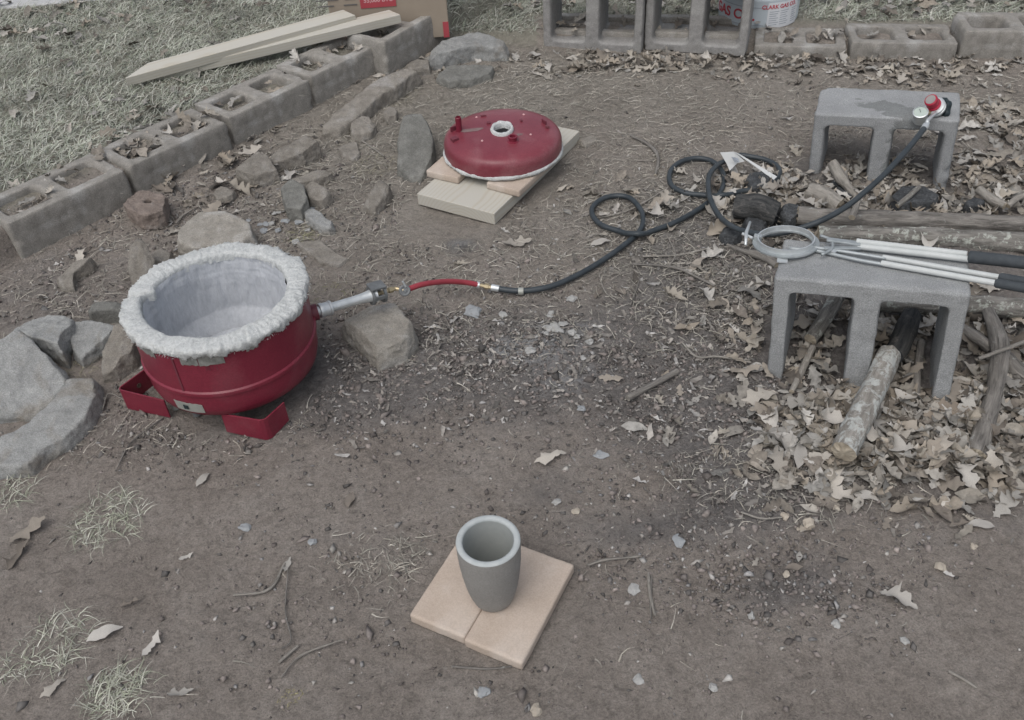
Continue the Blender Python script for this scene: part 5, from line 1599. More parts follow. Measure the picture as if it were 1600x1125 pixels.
# ------------------------------------------------------------------ leaves
def leaf_proto(kind, seed):
    """flat outline of about unit length along x, then curled; returns V, F(quads)"""
    rg = random.Random(seed)
    N = 21 if kind == 'oak' else 13 if kind == 'torn' else 9
    L = 1.0
    rows = []
    nl = rg.choice((3, 3.5, 4))
    ph = rg.uniform(-.2, .2)
    for i in range(N):
        t = i / (N - 1)
        if kind == 'oak':
            env = (math.sin(math.pi * min(1, t * .92 + .05))) ** .7 * rg.uniform(.24, .32)
            lob = (.5 + .5 * math.cos(2 * math.pi * (nl * t + ph))) ** .75
            wl = env * (.42 + .58 * lob) * rg.uniform(.88, 1.06)
            wr = env * (.42 + .58 * lob) * rg.uniform(.88, 1.06)
            fl_, fr_ = t + .07 * lob, t + .07 * lob * rg.uniform(.5, 1.2)
        elif kind == 'plain':
            env = math.sin(math.pi * t ** .85) * .24
            wl, wr = env * rg.uniform(.9, 1.1), env * rg.uniform(.9, 1.1)
            fl_ = fr_ = t
        else:   # torn piece
            env = (math.sin(math.pi * (t * .8 + .15))) * .30
            wl, wr = env * rg.uniform(.3, 1.2), env * rg.uniform(.3, 1.2)
            fl_, fr_ = t + rg.uniform(-.05, .05), t + rg.uniform(-.05, .05)
        if i in (0,):
            wl = wr = .012
        if i == N - 1:
            wl = wr = .02
        rows.append(((fl_, wl), (t, .0), (fr_, -wr)))
    V = np.array([p for r in rows for p in ((r[0][0], r[0][1]), (rows[0][1][0] * 0 + (r[0][0] + r[1][0]) / 2, r[0][1] * .5), (r[1][0], 0), ((r[2][0] + r[1][0]) / 2, r[2][1] * .5), (r[2][0], r[2][1]))])
    V = np.c_[V, np.zeros(len(V))]
    V[:, 0] -= .5
    V[:, 1] *= rg.uniform(.7, 1.05)
    # curl: cupping across, bending along, twist, crumple
    cup = rg.uniform(-.6, 3.2)
    bend = rg.uniform(-1.3, 1.3)
    tw = rg.uniform(-1.2, 1.2)
    V[:, 2] += cup * V[:, 1] ** 2 * 1.6 + bend * V[:, 0] ** 2 * .45
    V[:, 2] += .05 * np.sin(V[:, 0] * rg.uniform(6, 12) + rg.uniform(0, 6)) * (np.abs(V[:, 1]) / .3) * 1.4
    a = tw * V[:, 0]
    y, z = V[:, 1].copy(), V[:, 2].copy()
    V[:, 1] = y * np.cos(a) - z * np.sin(a)
    V[:, 2] = y * np.sin(a) + z * np.cos(a)
    V[:, 2] += .05 * fbm(V, 5, 2, seed=seed)
    V[:, 2] -= V[:, 2].min()
    F = [(i * 5 + j, i * 5 + j + 1, (i + 1) * 5 + j + 1, (i + 1) * 5 + j) for i in range(N - 1) for j in range(4)]
    return V, np.array(F)


PROTO = [leaf_proto('oak', s) for s in range(9)] + [leaf_proto('plain', 20 + s) for s in range(5)] + [leaf_proto('torn', 40 + s) for s in range(6)]
LEAFC = np.array([(.32, .295, .255), (.375, .352, .315), (.265, .238, .204), (.175, .155, .134), (.40, .386, .36), (.32, .31, .288), (.32, .284, .237)])
PMESH = []
for i, (V, F) in enumerate(PROTO):
    tc_ = np.tile(LEAFC[i % len(LEAFC)] * 1.05, (len(V), 1))
    me = np_mesh('fallen_leaf', V, F, tc_, True)
    me.materials.append(MAT['leaf'])
    PMESH.append(me)


def rotm(yaw, ti, tj):
    cy, sy, cx, sx, cz, sz = np.cos(ti), np.sin(ti), np.cos(tj), np.sin(tj), np.cos(yaw), np.sin(yaw)
    o_, z_ = np.ones_like(yaw), np.zeros_like(yaw)
    Rz = np.stack([np.stack([cz, -sz, z_], -1), np.stack([sz, cz, z_], -1), np.stack([z_, z_, o_], -1)], -2)
    Ry = np.stack([np.stack([cy, z_, sy], -1), np.stack([z_, o_, z_], -1), np.stack([-sy, z_, cy], -1)], -2)
    Rx = np.stack([np.stack([o_, z_, z_], -1), np.stack([z_, cx, -sx], -1), np.stack([z_, sx, cx], -1)], -2)
    return Rz @ Ry @ Rx


EXCL = [(-.648, 1.684, .20), (.0045, 2.613, .19), (-.15, 2.38, .17), (.10, 2.78, .16), (-.058, 1.026, .165)]


def free(x, y):
    k = np.ones(len(x), bool)
    for cx, cy, r in EXCL:
        k &= (x - cx) ** 2 + (y - cy) ** 2 > r * r
    # not inside the standing blocks' footprints
    for cx, cy, yaw in ((1.14, 2.505, -.389), (.797, 1.644, -.377)):
        u = (x - cx) * math.cos(yaw) + (y - cy) * math.sin(yaw)
        v = -(x - cx) * math.sin(yaw) + (y - cy) * math.cos(yaw)
        leg = (np.abs(np.abs(u) - .18) < .03) | (np.abs(u) < .035)
        k &= ~((np.abs(v) < .10) & leg)
    return k


def sample(spots, n, over=1.0):
    w = np.array([s[3] for s in spots], float)
    w /= w.sum()
    k = RNG.choice(len(spots), n, p=w)
    c = np.array([s[0][:2] for s in spots])[k]
    r = np.array([(s[1], s[2]) for s in spots])[k]
    p = c + r * RNG.normal(0, .62, (n, 2)) * over
    x, y = p[:, 0], p[:, 1]
    f = free(x, y) & (y > .55)
    return x[f], y[f]


LEAVES = [((0.8397, 1.4049, 0), .28, .14, 10), ((0.995, 1.3438, 0), .22, .14, 7), ((0.8489, 1.2816, 0), .28, .05, 2.5), ((0.6623, 1.3708, 0), .08, .12, 2), ((1.1354, 1.6033, 0), .16, .18, 4), ((0.8446, 1.6766, 0), .2, .16, 4), ((1.1601, 2.25, 0), .45, .12, 6), ((0.8391, 2.3567, 0), .16, .16, 2.6), ((1.0619, 2.4628, 0), .25, .12, 2),
          ((0.5438, 3.3381, 0), .5, .08, 1.6), ((0.963, 3.2789, 0), .30, .08, 1.0), ((1.514, 3.1618, 0), .42, .10, 3), ((1.6173, 2.7086, 0), .2, .2, 2.5), ((1.4806, 2.395, 0), .2, .12, 2), ((-0.3782, 3.4684, 0), .2, .2, 1.6), ((-0.9395, 2.7162, 0), .3, .25, 1.6), ((-1.0385, 2.8796, 0), .25, .3, 1), ((0.5763, 1.8536, 0), .10, .25, .7), ((0.5111, 2.3214, 0), .3, .25, .6), ((0.3131, 3.4483, 0), .35, .05, .8), ((0.742, 3.3688, 0), .35, .05, .9), ((1.1338, 3.2952, 0), .25, .05, .8)]
x, y = sample(LEAVES, 3900)
n = len(x)
kind = RNG.choice(len(PROTO), n, p=np.r_[np.full(9, .044), np.full(5, .060), np.full(6, .304 / 6)])
size = RNG.uniform(.034, .088, n) * np.where(kind >= 14, .62, 1) * np.where(y > 2.9, .8, 1) * np.where((kind >= 9) & (kind < 14), .8, 1)
pile = np.clip(blob(x, y, [(s[0], s[1], s[2], 1 if s[3] >= 4 else .35) for s in LEAVES]), 0, 1)
# skip leaves far inside the frame edge: nothing off camera is needed
z = macro(x, y) + RNG.uniform(-.004, .030, n) * pile + .001
yaw = RNG.uniform(0, 2 * math.pi, n)
ti, tj = RNG.normal(0, .16 + .30 * pile, n), RNG.normal(0, .16 + .30 * pile, n)
RM = rotm(yaw, ti, tj)
# apparent size decides which are separate leaves
app = size / np.sqrt(x ** 2 + y ** 2 + 2.1) * (1 + 8 * (z - macro(x, y)))
inview = (np.abs(x) < .50 * y + .42) & (y > .8) & (y < 3.7)
order = np.argsort(-(app * inview))
single = np.zeros(n, bool)
single[order[:140]] = True
for sel in ((y > 1.9) & (y < 3.0) & (x > .3), (y >= 3.0), (x < -.2) & (y < 3.2)):
    single[[q_ for q_ in order if sel[q_] and inview[q_]][:34]] = True


MARKS = [('the pale barked log', (0.7742, 1.4607, 0)), ('the bent brown log', (1.0681, 1.4985, 0)), ('the thin dark branch', (0.9085, 1.5122, 0)), ('the left leg of the tongs stand', (0.627, 1.6372, 0)), ('the middle leg of the tongs stand', (0.8187, 1.5972, 0)), ('the right leg of the tongs stand', (0.9814, 1.5166, 0)),
         ('the middle of the pile front', (0.7854, 1.2166, 0)), ('the left corner of the pile front', (0.6331, 1.2718, 0)), ('the right corner of the pile front', (0.9395, 1.2133, 0)), ('the bottom of the bent brown log', (0.96, 1.3055, 0)), ('the bottom of the thin dark branch', (0.8592, 1.3934, 0)), ('the lower end of the pale barked log', (0.6857, 1.3219, 0)), ('the right edge of the picture', (1.0947, 1.4135, 0)), ('the large lobed leaf', (0.6956, 1.4839, 0)), ('the lichen covered log', (1.1977, 2.0655, 0)), ('the long grey log', (1.1945, 2.1951, 0)), ('the regulator stand', (1.1246, 2.3611, 0)), ('the charred log chunk', (0.7224, 2.2634, 0)),
         ('the left standing block', (0.3782, 3.4817, 0)), ('the right standing block', (0.7593, 3.3962, 0)), ('the sunken low block', (1.1307, 3.284, 0)), ('the middle low block', (1.4832, 3.2054, 0)), ('the tallest low block', (1.7917, 3.1618, 0)), ('the old clay brick', (-1.1009, 2.4986, 0)), ('the angular tan rock', (-0.7945, 2.7201, 0)), ('the raised wall block', (-0.3111, 3.6455, 0)), ('the middle wall block', (-0.7929, 3.1115, 0))]


def leaf_region(x, y, kd, s_, grp={}):
    d = [((x - m_[1][0]) ** 2 + (y - m_[1][1]) ** 2, k_) for k_, m_ in enumerate(MARKS)]
    nm, (mx, my, _z) = MARKS[min(d)[1]]
    dx, dy = x - mx, y - my
    rel = ('right of' if dx > 0 else 'left of') if abs(dx) > abs(dy) else ('behind' if dy > 0 else 'in front of')
    if 'edge of' in nm:
        rel = 'at'
    shape = ('flat lobed', 'curled lobed', 'long lobed')[kd % 3] if kd < 9 else ('pointed oval', 'rolled oval')[kd % 2] if kd < 14 else ('torn', 'crumpled')[kd % 2]
    tone = ('tan', 'pale', 'brown', 'dark', 'whitish', 'grey', 'buff')[kd % 7]
    return '%s %s %s leaf %s %s' % ('big' if s_ > .085 else 'small' if s_ < .055 else 'medium', tone, shape, rel, nm), 'dry leaves near ' + nm[4:]


for i in np.nonzero(single)[0]:
    o = bpy.data.objects.new('fallen_leaf', PMESH[kind[i]])
    COL.objects.link(o)
    m4 = Matrix([list(RM[i][r] * size[i]) + [0] for r in range(3)] + [[0, 0, 0, 1]])
    m4.translation = (x[i], y[i], z[i])
    o.matrix_world = m4
    lb, gp_ = leaf_region(x[i], y[i], kind[i], size[i])
    tag(o, lb, 'leaf', gp_)
VV, FF, TT, off = [], [], [], 0
for i in np.nonzero(~single)[0]:
    V, F = PROTO[kind[i]]
    VV.append((V * size[i]) @ RM[i].T + [x[i], y[i], z[i]])
    FF.append(F + off)
    TT.append(np.tile(LEAFC[RNG.integers(len(LEAFC))] * RNG.uniform(.55, 1.2), (len(V), 1)))
    off += len(V)
ll = link('leaf_litter', np_mesh('leaf_litter', np.concatenate(VV), np.concatenate(FF), np.concatenate(TT), True), MAT['litter'])
tag(ll, 'dense litter of dry brown leaves round logs and blocks', 'leaf litter', None, 'stuff')

# leaves caught on and in the blocks of the two rows
nw = 330 - 170
tt = RNG.random(nw)
ct = np.concatenate([WA + (WB - WA) * tt[:100, None] * 1.0 + np.array([-(WB - WA)[1], (WB - WA)[0]]) / np.linalg.norm(WB - WA) * RNG.uniform(.03, .19, 100)[:, None],
                     BA + (BB - BA) * tt[100:, None] * 1.0 + np.array([-(BB - BA)[1], (BB - BA)[0]]) / np.linalg.norm(BB - BA) * RNG.uniform(.03, .19, 60)[:, None]])
x, y = ct[:, 0], ct[:, 1]
VV, FF, TT, off = [], [], [], 0
RMx = rotm(RNG.uniform(0, 6.28, nw), RNG.normal(0, .3, nw), RNG.normal(0, .3, nw))
for i in range(nw):
    V, F = PROTO[RNG.integers(0, 20)]
    zt_ = (.122 if tt[i] < .78 else .152) if i < 100 else .058
    zt_ = zt_ if RNG.random() < .18 else hz(x[i], y[i]) + .012
    VV.append((V * RNG.uniform(.03, .075)) @ RMx[i].T + [x[i], y[i], zt_])
    FF.append(F + off); off += len(V)
    TT.append(np.tile(LEAFC[RNG.integers(len(LEAFC))] * RNG.uniform(.55, 1.15), (len(V), 1)))
wlf = link('block_leaves', np_mesh('block_leaves', np.concatenate(VV), np.concatenate(FF), np.concatenate(TT), True), MAT['litter'])
tag(wlf, 'dry leaves and scraps caught in the cores of the edging blocks', 'leaf litter', None, 'stuff')

# leaves lying singly where the photograph shows them
PL = [((-0.3511, 1.281, 0), .042, 10, 80, 'rounded pale leaf alone on the dirt left of centre'),
      ((-0.6741, 1.361, 0), .042, 11, 60, 'small pointed pale leaf below the furnace'),
      ((0.07, 1.3691, 0), .075, 15, 20, 'crumpled tan leaf in the middle of the dirt'),
      ((0.3225, 1.3983, 0), .035, 12, 100, 'small tan leaf below the straight dark stick'),
      ((0.0279, 2.194, 0), .085, 1, 10, 'star shaped oak leaf below the pine plank'),
      ((0.4347, 1.7734, 0), .070, 13, 15, 'broad pale leaf left of the tongs stand'),
      ((0.4255, 1.9061, 0), .075, 14, -35, 'long curled leaf above the broad pale leaf'),
      ((0.2295, 1.6106, 0), .055, 16, -20, 'torn pale leaf left of the straight dark stick'),
      ((0.2911, 1.9443, 0), .05, 10, 120, 'small brown leaf beneath the black hose'),
      ((-0.7752, 0.991, 0), .065, 11, 25, 'long pale leaf lying on a grass tuft at lower left'),
      ((-1.0062, 1.2421, 0), .085, 2, 40, 'big folded leaf at the lower left edge'),
      ((-1.0053, 1.1857, 0), .07, 17, 70, 'torn leaf under the big folded leaf'),
      ((-0.6787, 0.9595, 0), .05, 18, 70, 'small torn leaf right of the lower grass tufts'),
      ((-0.6036, 0.8608, 0), .045, 19, 10, 'small leaf at the bottom left'),
      ((-0.8342, 0.8862, 0), .05, 15, 50, 'pale leaf by the bottom left grass tuft'),
      ((0.8488, 1.1264, 0), .045, 17, 10, 'curled leaf right of centre below the leaf pile'),
      ((0.8875, 1.1204, 0), .055, 11, 170, 'narrow curled leaf next to the right hand curled leaf'),
      ((0.6709, 0.9652, 0), .065, 4, -40, 'grey green lobed leaf on the right hand dirt'),
      ((0.5233, 1.073, 0), .030, 12, 70, 'small whitish leaf on the right hand dirt'),
      ((0.507, 1.049, 0), .035, 10, 5, 'pinkish grey leaf scrap beside the small whitish leaf'),
      ((0.6956, 1.4839, 0), .13, 3, 15, 'large lobed oak leaf in front of the tongs stand'),
      ((0.6194, 1.3552, 0), .06, 18, 60, 'upright pale leaf at the left border of the pile'),
      ((0.6925, 1.2101, 0), .06, 11, -30, 'pale curled leaf at the front border of the pile'),
      ((0.7135, 1.1396, 0), .035, 16, 50, 'leaf scrap in front of the leaf pile'),
      ((0.4388, 1.0671, 0), .028, 15, 50, 'tiny leaf scrap left of the small whitish leaf'),
      ((-0.7456, 1.0553, 0), .04, 17, 15, 'pale leaf scrap above the lower grass tufts'),
      ((-0.6632, 1.1565, 0), .028, 18, 30, 'tiny pale leaf in the left dirt'),
      ((-0.4586, 1.1235, 0), .035, 19, 80, 'pale leaf scrap at the end of the bent straw twig'),
      ((0.3569, 1.6085, 0), .035, 13, 60, 'leaf scrap touching the straight dark stick'),
      ((0.3803, 1.5534, 0), .035, 16, 80, 'folded pale leaf below the straight dark stick'),
      ((0.2348, 1.9357, 0), .04, 10, 60, 'pale leaf left of the fine twig'),
      ((0.4546, 1.8125, 0), .03, 12, 20, 'leaf stub touching the broad pale leaf'),
      ((-0.1255, 2.109, 0), .04, 14, 5, 'brown leaf above the red hose'),
      ((0.1869, 2.4864, 0), .05, 15, 30, 'grey leaf right of the pine plank'),
      ((0.2656, 2.1691, 0), .06, 11, 10, 'pale leaf inside the small hose bend'),
      ((-0.4206, 2.6029, 0), .035, 17, 30, 'pale leaf scrap above the wedge shaped rock'),
      ((0.3128, 3.3128, 0), .10, 6, 20, 'star shaped leaf in front of the left standing block'),
      ((0.5895, 3.2913, 0), .10, 7, -10, 'pointed pale leaf in front of the right standing block'),
      ((-0.7553, 2.9695, 0), .035, 13, 20, 'bright pale leaf by the middle wall block'),
      ((0.6619, 1.3238, 0), .07, 5, 80, 'lobed leaf below the pale barked log'),
      ((1.0748, 2.2421, 0), .06, 13, 40, 'pale leaf between the regulator stand and the long log'),
      ((-1.8595, 3.7411, 0), .08, 1, 40, 'reddish leaf on the lawn at upper left'),
      ((-1.772, 3.7935, 0), .09, 5, 10, 'dark curled leaf on the lawn at upper left')]
for k, ((px, py, _), s, pk, dg_, lab) in enumerate(PL):
    o = bpy.data.objects.new('fallen_leaf', PMESH[pk])
    COL.objects.link(o)
    o.location = (px, py, hz(px, py) + .004 + (.02 if py > 3.2 and px < -1 else 0))
    o.rotation_euler = (random.uniform(-.15, .15), random.uniform(-.15, .15), R(dg_))
    o.scale = (s, s, s)
    tag(o, lab, 'leaf')

# ------------------------------------------------------------------ small litter: straw, chips, crumbs
def ribbons(x, y, z, length, width, flat, tint, bendy=.35, seg=3, lift=0.0):
    n = len(x)
    yaw = RNG.uniform(0, 2 * math.pi, n)
    t = np.linspace(0, 1, seg + 1)
    curv = RNG.normal(0, bendy, n)
    el = flat * RNG.random(n)
    V = []
    px, py, pz = x.copy(), y.copy(), z.copy()
    ang, e = yaw.copy(), el.copy()
    wx, wy = -np.sin(yaw), np.cos(yaw)
    for k in range(seg + 1):
        wk = width * (1 - .75 * t[k])
        V.append(np.stack([np.stack([px - wx * wk / 2, py - wy * wk / 2, pz], -1), np.stack([px + wx * wk / 2, py + wy * wk / 2, pz + wk * .4], -1)], 1))
        step = length / seg
        px = px + np.cos(ang) * np.cos(e) * step
        py = py + np.sin(ang) * np.cos(e) * step
        pz = pz + np.sin(e) * step
        ang = ang + curv
        e = e - flat * .45
    V = np.concatenate(V, 1).reshape(-1, 3)
    m_ = 2 * (seg + 1)
    base = np.arange(n)[:, None, None] * m_
    q = np.array([[2 * k, 2 * k + 1, 2 * k + 3, 2 * k + 2] for k in range(seg)])[None]
    return V, (base + q).reshape(-1, 4), np.repeat(tint, m_, 0)


def pal(cols, n, lo=.6, hi=1.25):
    c = np.array(cols)[RNG.integers(0, len(cols), n)]
    return c * RNG.uniform(lo, hi, n)[:, None]


STRAWC = [(.37, .345, .295), (.44, .415, .365), (.29, .27, .235), (.21, .192, .172), (.35, .337, .292)]
STR = [((0.104, 3.2023, 0), .9, .35, 13), ((0.468, 2.8075, 0), .6, .3, 5), ((0.3633, 2.3376, 0), .45, .4, 8), ((-0.2802, 2.4084, 0), .25, .4, 3), ((-0.471, 2.833, 0), .35, .3, 4), ((1.4936, 2.8164, 0), .5, .3, 8), ((-0.6707, 2.4513, 0), .3, .35, 2.5), ((-1.1479, 2.1659, 0), .25, .3, 2.5), ((0.5614, 1.9375, 0), .25, .3, 4), ((0.5836, 1.2846, 0), .25, .12, 2), ((-0.2461, 1.1159, 0), .10, .06, .8), ((-0.8047, 1.51, 0), .25, .08, 1), ((0.0059, 1.8547, 0), .5, .25, 1.6), ((1.1601, 2.25, 0), .4, .2, 3), ((-0.0239, 1.0703, 0), .6, .25, .45), ((-0.1601, 2.0671, 0), .4, .3, 2)]
x, y = sample(STR, 27000)
n = len(x)
V1, F1, T1_ = ribbons(x, y, macro(x, y) + RNG.uniform(-.001, .008, n), RNG.uniform(.010, .055, n) * RNG.choice([.6, 1, 1.3], n) * np.where(y < 1.7, .7, 1), RNG.uniform(.0010, .0026, n), .28, pal(STRAWC, n), .3)
sw = link('dry_straw', np_mesh('dry_straw', V1, F1, T1_), MAT['litter'])
tag(sw, 'dry straw and fine roots scattered over the dirt', 'straw', None, 'stuff')

# crumbs and chips: squashed jittered octahedra
def chips(x, y, z, s, flat, tint):
    n = len(x)
    base = np.array([(1, 0, 0), (0, 1, 0), (-1, 0, 0), (0, -1, 0), (0, 0, 1), (0, 0, -1)], float)
    V = base[None] * (1 + RNG.uniform(-.45, .45, (n, 6, 1))) + RNG.normal(0, .18, (n, 6, 3))
    V = V * np.stack([s * RNG.uniform(.7, 1.5, n), s * RNG.uniform(.6, 1.1, n), s * flat], -1)[:, None, :]
    RMx = rotm(RNG.uniform(0, 6.28, n), RNG.normal(0, .3, n), RNG.normal(0, .3, n))
    V = np.einsum('nij,nkj->nki', RMx, V) + np.stack([x, y, z], -1)[:, None, :]
    f = np.array([(0, 1, 4), (1, 2, 4), (2, 3, 4), (3, 0, 4), (1, 0, 5), (2, 1, 5), (3, 2, 5), (0, 3, 5)])
    F = (np.arange(n)[:, None, None] * 6 + f[None]).reshape(-1, 3)
    return V.reshape(-1, 3), F, np.repeat(tint, 6, 0)


CH = [((-0.3073, 1.6621, 0), .28, .16, 5), ((-0.0767, 1.7605, 0), .3, .16, 5), ((0.2306, 1.6844, 0), .35, .2, 5), ((0.5432, 1.704, 0), .2, .3, 6), ((0.4771, 1.4052, 0), .25, .15, 4), ((0.7113, 2.0695, 0), .3, .25, 6), ((-1.1479, 2.1659, 0), .35, .35, 5), ((-0.7402, 1.5458, 0), .3, .12, 3), ((0.4738, 1.1101, 0), .4, .12, 3), ((0.5031, 0.9906, 0), .2, .08, 2), ((-0.0239, 1.0703, 0), .7, .3, 6), ((-0.651, 2.4492, 0), .35, .4, 5), ((-0.0074, 1.5056, 0), .6, .2, 4), ((-0.9221, 2.6325, 0), .25, .25, 3), ((0.903, 1.6241, 0), .4, .4, 4), ((-0.1606, 2.0973, 0), .4, .3, 4), ((1.0968, 2.7742, 0), .5, .4, 3)]
x, y = sample(CH, 30000)
n = len(x)
dk = RNG.random(n) < .78
s = (np.where(dk, RNG.gamma(1.8, .0013, n), RNG.gamma(1.8, .0013, n)) + .0009)
tint = np.where(dk[:, None], pal([(.17, .152, .142), (.21, .185, .172), (.12, .113, .108), (.25, .22, .203)], n), pal([(.34, .325, .30), (.29, .275, .255), (.40, .385, .365), (.27, .265, .26)], n))
V2, F2, T2_ = chips(x, y, macro(x, y) + s * .15, s, np.where(dk, .7, .35), tint)
cr = link('dirt_crumbs', np_mesh('dirt_crumbs', V2, F2, T2_), MAT['litter'])
tag(cr, 'loose dirt crumbs and tiny stone chips over the ground', 'crumbs', None, 'stuff')
# bark and leaf shreds
x, y = sample(CH[:7] + CH[13:15] + STR[2:3] + STR[8:10], 3400)
n = len(x)
VV, FF, TT, off = [], [], [], 0
kk = RNG.integers(14, 20, n)
RMx = rotm(RNG.uniform(0, 6.28, n), RNG.normal(0, .25, n), RNG.normal(0, .25, n))
ss = RNG.gamma(2.4, .0045, n) + .005
zz = macro(x, y) + .002
cc = pal([(.32, .30, .275), (.26, .242, .22), (.20, .187, .17), (.38, .37, .355), (.14, .132, .122)], n)
for i in range(n):
    V, F = PROTO[kk[i]]
    V = V.reshape(-1, 5, 3)[::2, ::2].reshape(-1, 3)
    nr = len(V) // 3
    F = np.array([(a * 3 + b, a * 3 + b + 1, (a + 1) * 3 + b + 1, (a + 1) * 3 + b) for a in range(nr - 1) for b in range(2)])
    VV.append((V * ss[i]) @ RMx[i].T + [x[i], y[i], zz[i]])
    FF.append(F + off); off += len(V)
    TT.append(np.tile(cc[i], (len(V), 1)))
sh_ = link('leaf_shreds', np_mesh('leaf_shreds', np.concatenate(VV), np.concatenate(FF), np.concatenate(TT), True), MAT['litter'])
tag(sh_, 'small shreds of leaves and bark mixed into the dirt', 'leaf litter', None, 'stuff')

# pebbles and shell like chips one can pick out
def pebble(p, s, flat, col, label, group=None, seed=0):
    bm = bmesh.new()
    bmesh.ops.create_icosphere(bm, subdivisions=2, radius=1)
    rg = np.random.default_rng(seed)
    a_, b_ = rg.uniform(.7, 1.3), rg.uniform(0, 6)
    for v in bm.verts:
        k = 1 + .7 * mnoise.noise(v.co * 1.2 + Vector((seed * 3.1, 0, 0)))
        v.co = Vector((v.co.x * k * s * a_, v.co.y * k * s, v.co.z * k * s * flat))
        v.co.rotate(Euler((0, 0, b_)))
    me = bpy.data.meshes.new('pebble')
    bm.to_mesh(me); bm.free()
    o = link('pebble', me, col)
    o.location = (p[0], p[1], hz(p[0], p[1]) + s * flat * .45 + .001)
    return tag(o, label, 'pebble', group)


PW = mat('white_pebble', (.28, .28, .27), (.37, .37, .36), 60, .8, .4, 200)
PBL = mat('blue_grey_pebble', (.235, .248, .258), (.30, .315, .325), 60, .8, .4, 200)
PT = mat('tan_pebble', (.32, .28, .23), (.42, .38, .32), 60, .8, .4, 200)
PEB = [(((-0.0916, 1.8986, 0),), .022, .35, PBL, 'flat blue grey pebble in the ashy patch', None), (((-0.418, 1.1781, 0),), .009, .5, PBL, 'small grey pebble left of the crucible', None), (((-0.5606, 1.2258, 0),), .013, .3, PBL, 'bluish stone chip in the lower left dirt', None),
       (((0.1776, 1.3718, 0),), .012, .35, PBL, 'round bluish pebble right of the crumpled leaf', None), (((0.3034, 1.1287, 0),), .012, .3, PBL, 'bluish chip below the pale twig', None), (((0.1503, 1.5195, 0),), .009, .5, PBL, 'small blue grey pebble left of the dark stick', None),
       (((0.5225, 1.1732, 0),), .008, .7, PT, 'tan pebble at the end of the pale twig', None), (((0.5621, 1.1508, 0),), .012, .7, PT, 'larger tan pebble below the leaf pile', None), (((0.6285, 1.1866, 0),), .006, .7, PT, 'round light pebble near the leaf pile', None),
       (((0.489, 1.0357, 0),), .006, .6, PT, 'small tan pebble below the pinkish leaf scrap', None), (((0.4032, 0.9509, 0),), .008, .6, PW, 'white angular pebble in the lower right dirt', None), (((0.5478, 0.9239, 0),), .009, .5, PW, 'white pebble right of centre near the bottom', None),
       (((0.7775, 1.0327, 0),), .009, .5, PT, 'tan chip on the right hand dirt', None), (((0.8573, 1.0746, 0),), .006, .6, PT, 'small round pebble under the narrow curled leaf', None), (((0.3079, 0.8175, 0),), .007, .6, PW, 'white pebble at the bottom right of centre', None),
       (((0.6566, 0.8831, 0),), .007, .5, PW, 'pale pebble near the lower right', None), (((0.0063, 0.7922, 0),), .010, .6, PT, 'cream pebble at the bottom edge', None), (((-0.0812, 0.8326, 0),), .012, .35, PBL, 'grey chip at the bottom middle', None), (((0.2013, 1.0228, 0),), .011, .35, PW, 'white chip left of the upright twigs', None),
       (((0.1849, 0.8396, 0),), .010, .35, PW, 'white chip near the bottom right of the bricks', None), (((0.0745, 1.2453, 0),), .008, .5, PW, 'white chip above the crucible bricks', None), (((0.1113, 1.2172, 0),), .009, .4, PT, 'tan chip above the right brick', None)]
for k, (pp, s, fl_, cm, lab, g) in enumerate(PEB):
    pebble(pp[0], s, fl_, cm, lab, g, k + 1)
k = 50
for (cx, cy, _), n_, lab, g, cm, smin, smax, sp in (((0.0978, 1.7693, 0), 16, 'white shell like chip in the ashy patch', 'chips in the ashy patch', PW, .006, .014, .085), ((-0.6975, 2.436, 0), 12, 'grey pebble in the patch among the left stones', 'pebbles among the left stones', PBL, .007, .016, .055), ((-0.6501, 2.3773, 0), 6, 'pale pebble in the patch among the left stones', 'pale pebbles among the left stones', PW, .006, .013, .06)):
    for _i in range(n_):
        p = (cx + random.gauss(0, sp), cy + random.gauss(0, sp * .8))
        pebble(p, random.uniform(smin, smax), random.uniform(.25, .5), cm, lab, g, k)
        k += 1

# ------------------------------------------------------------------ lawn and grass tufts
GC = [(.345, .375, .305), (.41, .43, .37), (.46, .47, .415), (.27, .30, .23), (.49, .49, .44), (.37, .37, .32)]
n = 290000
x = RNG.uniform(-2.7, 2.5, n); y = RNG.uniform(2.1, 4.75, n)
swd, sbd = side(x, y, WA, WB), side(x, y, BA, BB)
inl = ((swd > .21) & (y > 2.1 - .0 * x)) | (sbd > np.where(x < .17, .06, .26))
cl1 = fbm(np.stack([x, y, 0 * x], -1), 5, 3, seed=12)
inl &= (np.abs(x) < .56 * y + .2) & (RNG.random(n) < .9 + .7 * cl1) & ~((side(x, y, np.array((-2.0373, 4.1051, 0.1)[:2]), np.array((-1.6927, 4.1261, 0.1)[:2])) > 0) & (x < -.9))
core = (swd < .21) & (swd > .03) & (y > 2.15) & (RNG.random(n) < .0)
x, y = x[inl | core], y[inl | core]
n = len(x)
tn = pal(GC, n, .65, 1.2) * (1 + .5 * fbm(np.stack([x, y, 0 * x], -1), 3, 2, seed=13) + .5 * fbm(np.stack([x, y, 0 * x], -1), 14, 2, seed=14))[:, None]
V3, F3, T3_ = ribbons(x, y, macro(x, y) - .002, RNG.uniform(.02, .06, n), RNG.uniform(.0016, .0036, n), .85, tn, .35, 2)
gl = link('lawn_grass', np_mesh('lawn_grass', V3, F3, T3_), MAT['grass'])
tag(gl, 'pale dormant lawn grass beyond the block edging', 'grass', None, 'stuff')
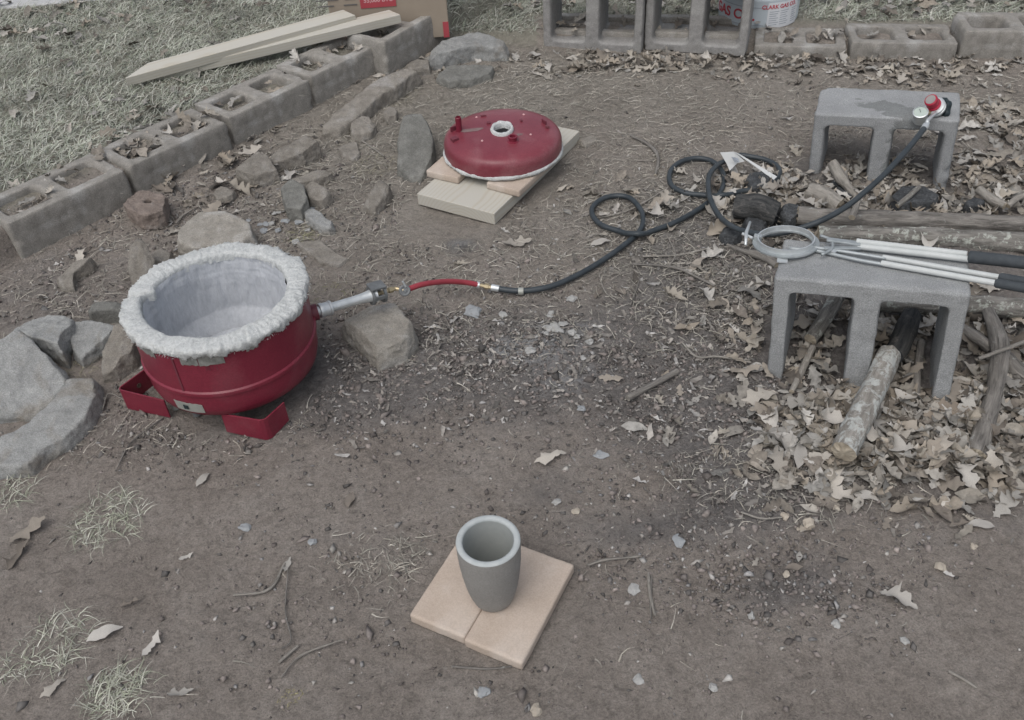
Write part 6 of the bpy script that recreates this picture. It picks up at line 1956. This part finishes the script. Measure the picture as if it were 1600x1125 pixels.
# a few flattened leaves on the lawn
LW = [((-1.8019, 3.9678, 0), .6, .5, 3), ((-1.2968, 4.0344, 0), .6, .4, 2), ((0.6163, 3.8456, 0), .5, .3, 3), ((1.5915, 3.7274, 0), .5, .25, 5), ((2.06, 3.724, 0), .2, .2, 2), ((-1.3099, 3.0778, 0), .3, .25, 1), ((0.1406, 3.9572, 0), .4, .3, 2)]
x, y = sample(LW, 380)
kp = (np.maximum(side(x, y, WA, WB) - .2, side(x, y, BA, BB) - .26) > 0)
x, y = x[kp], y[kp]
n = len(x)
VV, FF, TT, off = [], [], [], 0
RMx = rotm(RNG.uniform(0, 6.28, n), RNG.normal(0, .3, n), RNG.normal(0, .3, n))
for i in range(n):
    V, F = PROTO[RNG.integers(0, 20)]
    VV.append((V * RNG.uniform(.03, .085)) @ RMx[i].T + [x[i], y[i], hz(x[i], y[i]) + .014])
    FF.append(F + off); off += len(V)
    TT.append(np.tile(LEAFC[RNG.integers(len(LEAFC))] * RNG.uniform(.5, 1.1), (len(V), 1)))
lw = link('lawn_leaves', np_mesh('lawn_leaves', np.concatenate(VV), np.concatenate(FF), np.concatenate(TT), True), MAT['litter'])
tag(lw, 'scattered dry leaves lying in the lawn grass', 'leaf litter', None, 'stuff')


def tuft(c, r, nb, label, lo=.03, hi=.08, cols=None):
    a_ = RNG.uniform(0, 6.283, nb)
    q_ = np.sqrt(RNG.random(nb)) * r
    x, y = c[0] + q_ * np.cos(a_), c[1] + q_ * np.sin(a_)
    V, F, T = ribbons(x, y, macro(x, y) - .002, RNG.uniform(lo, hi, nb) * .8, RNG.uniform(.0010, .0022, nb), .75, pal(cols or [(.40, .415, .335), (.47, .475, .40), (.32, .34, .26), (.54, .535, .47)], nb, .75, 1.15), .25, 4)
    z0 = hz(c[0], c[1])
    o = link('grass_tuft', np_mesh('grass_tuft', V - [c[0], c[1], z0], F, T), MAT['grass'])
    o.location = (c[0], c[1], z0)
    return tag(o, label, 'grass', 'grass tufts on the dirt')


tuft((-0.8571, 1.2695, 0), .075, 420, 'largest grass tuft below the flat slab at left')
tuft((-0.8601, 0.9806, 0), .065, 330, 'grass tuft beside the long pale leaf at lower left')
tuft((-0.7173, 0.8703, 0), .055, 300, 'grass tuft nearest the bottom left corner')
tuft((-1.0896, 1.3604, 0), .05, 160, 'grass tuft at the left edge under the flat slab')
tuft((-0.9363, 0.9337, 0), .03, 120, 'short green grass tuft at the left edge near the bottom', .02, .045)
tuft((-1.0664, 1.7403, 0), .05, 110, 'thin dry grass tuft among the left boulders', .02, .06, [(.33, .31, .23), (.27, .25, .18)])
tuft((-0.5852, 2.3184, 0), .06, 160, 'dry mossy grass tuft above the half buried stone', .02, .06, [(.30, .29, .19), (.25, .25, .15)])
tuft((-0.4761, 2.0106, 0), .06, 150, 'mossy grass patch behind the burner pipe', .012, .035, [(.20, .21, .10), (.26, .25, .15)])
tuft((-0.4193, 2.7179, 0), .07, 150, 'dry grass tuft right of the long brown slab', .03, .07, [(.34, .32, .25), (.28, .26, .2)])
tuft((-0.3637, 3.2113, 0), .09, 220, 'dry grass tuft at the far end of the long brown slab', .03, .07, [(.34, .32, .25), (.28, .26, .2)])
tuft((-0.4055, 0.8329, 0), .03, 110, 'tiny yellow moss patch at the bottom left', .004, .012, [(.30, .27, .14), (.34, .31, .18)])
tuft((0.8985, 1.4502, 0), .02, 12, 'single small green sprig in the leaf pile', .02, .04, [(.13, .20, .10), (.16, .24, .12)])
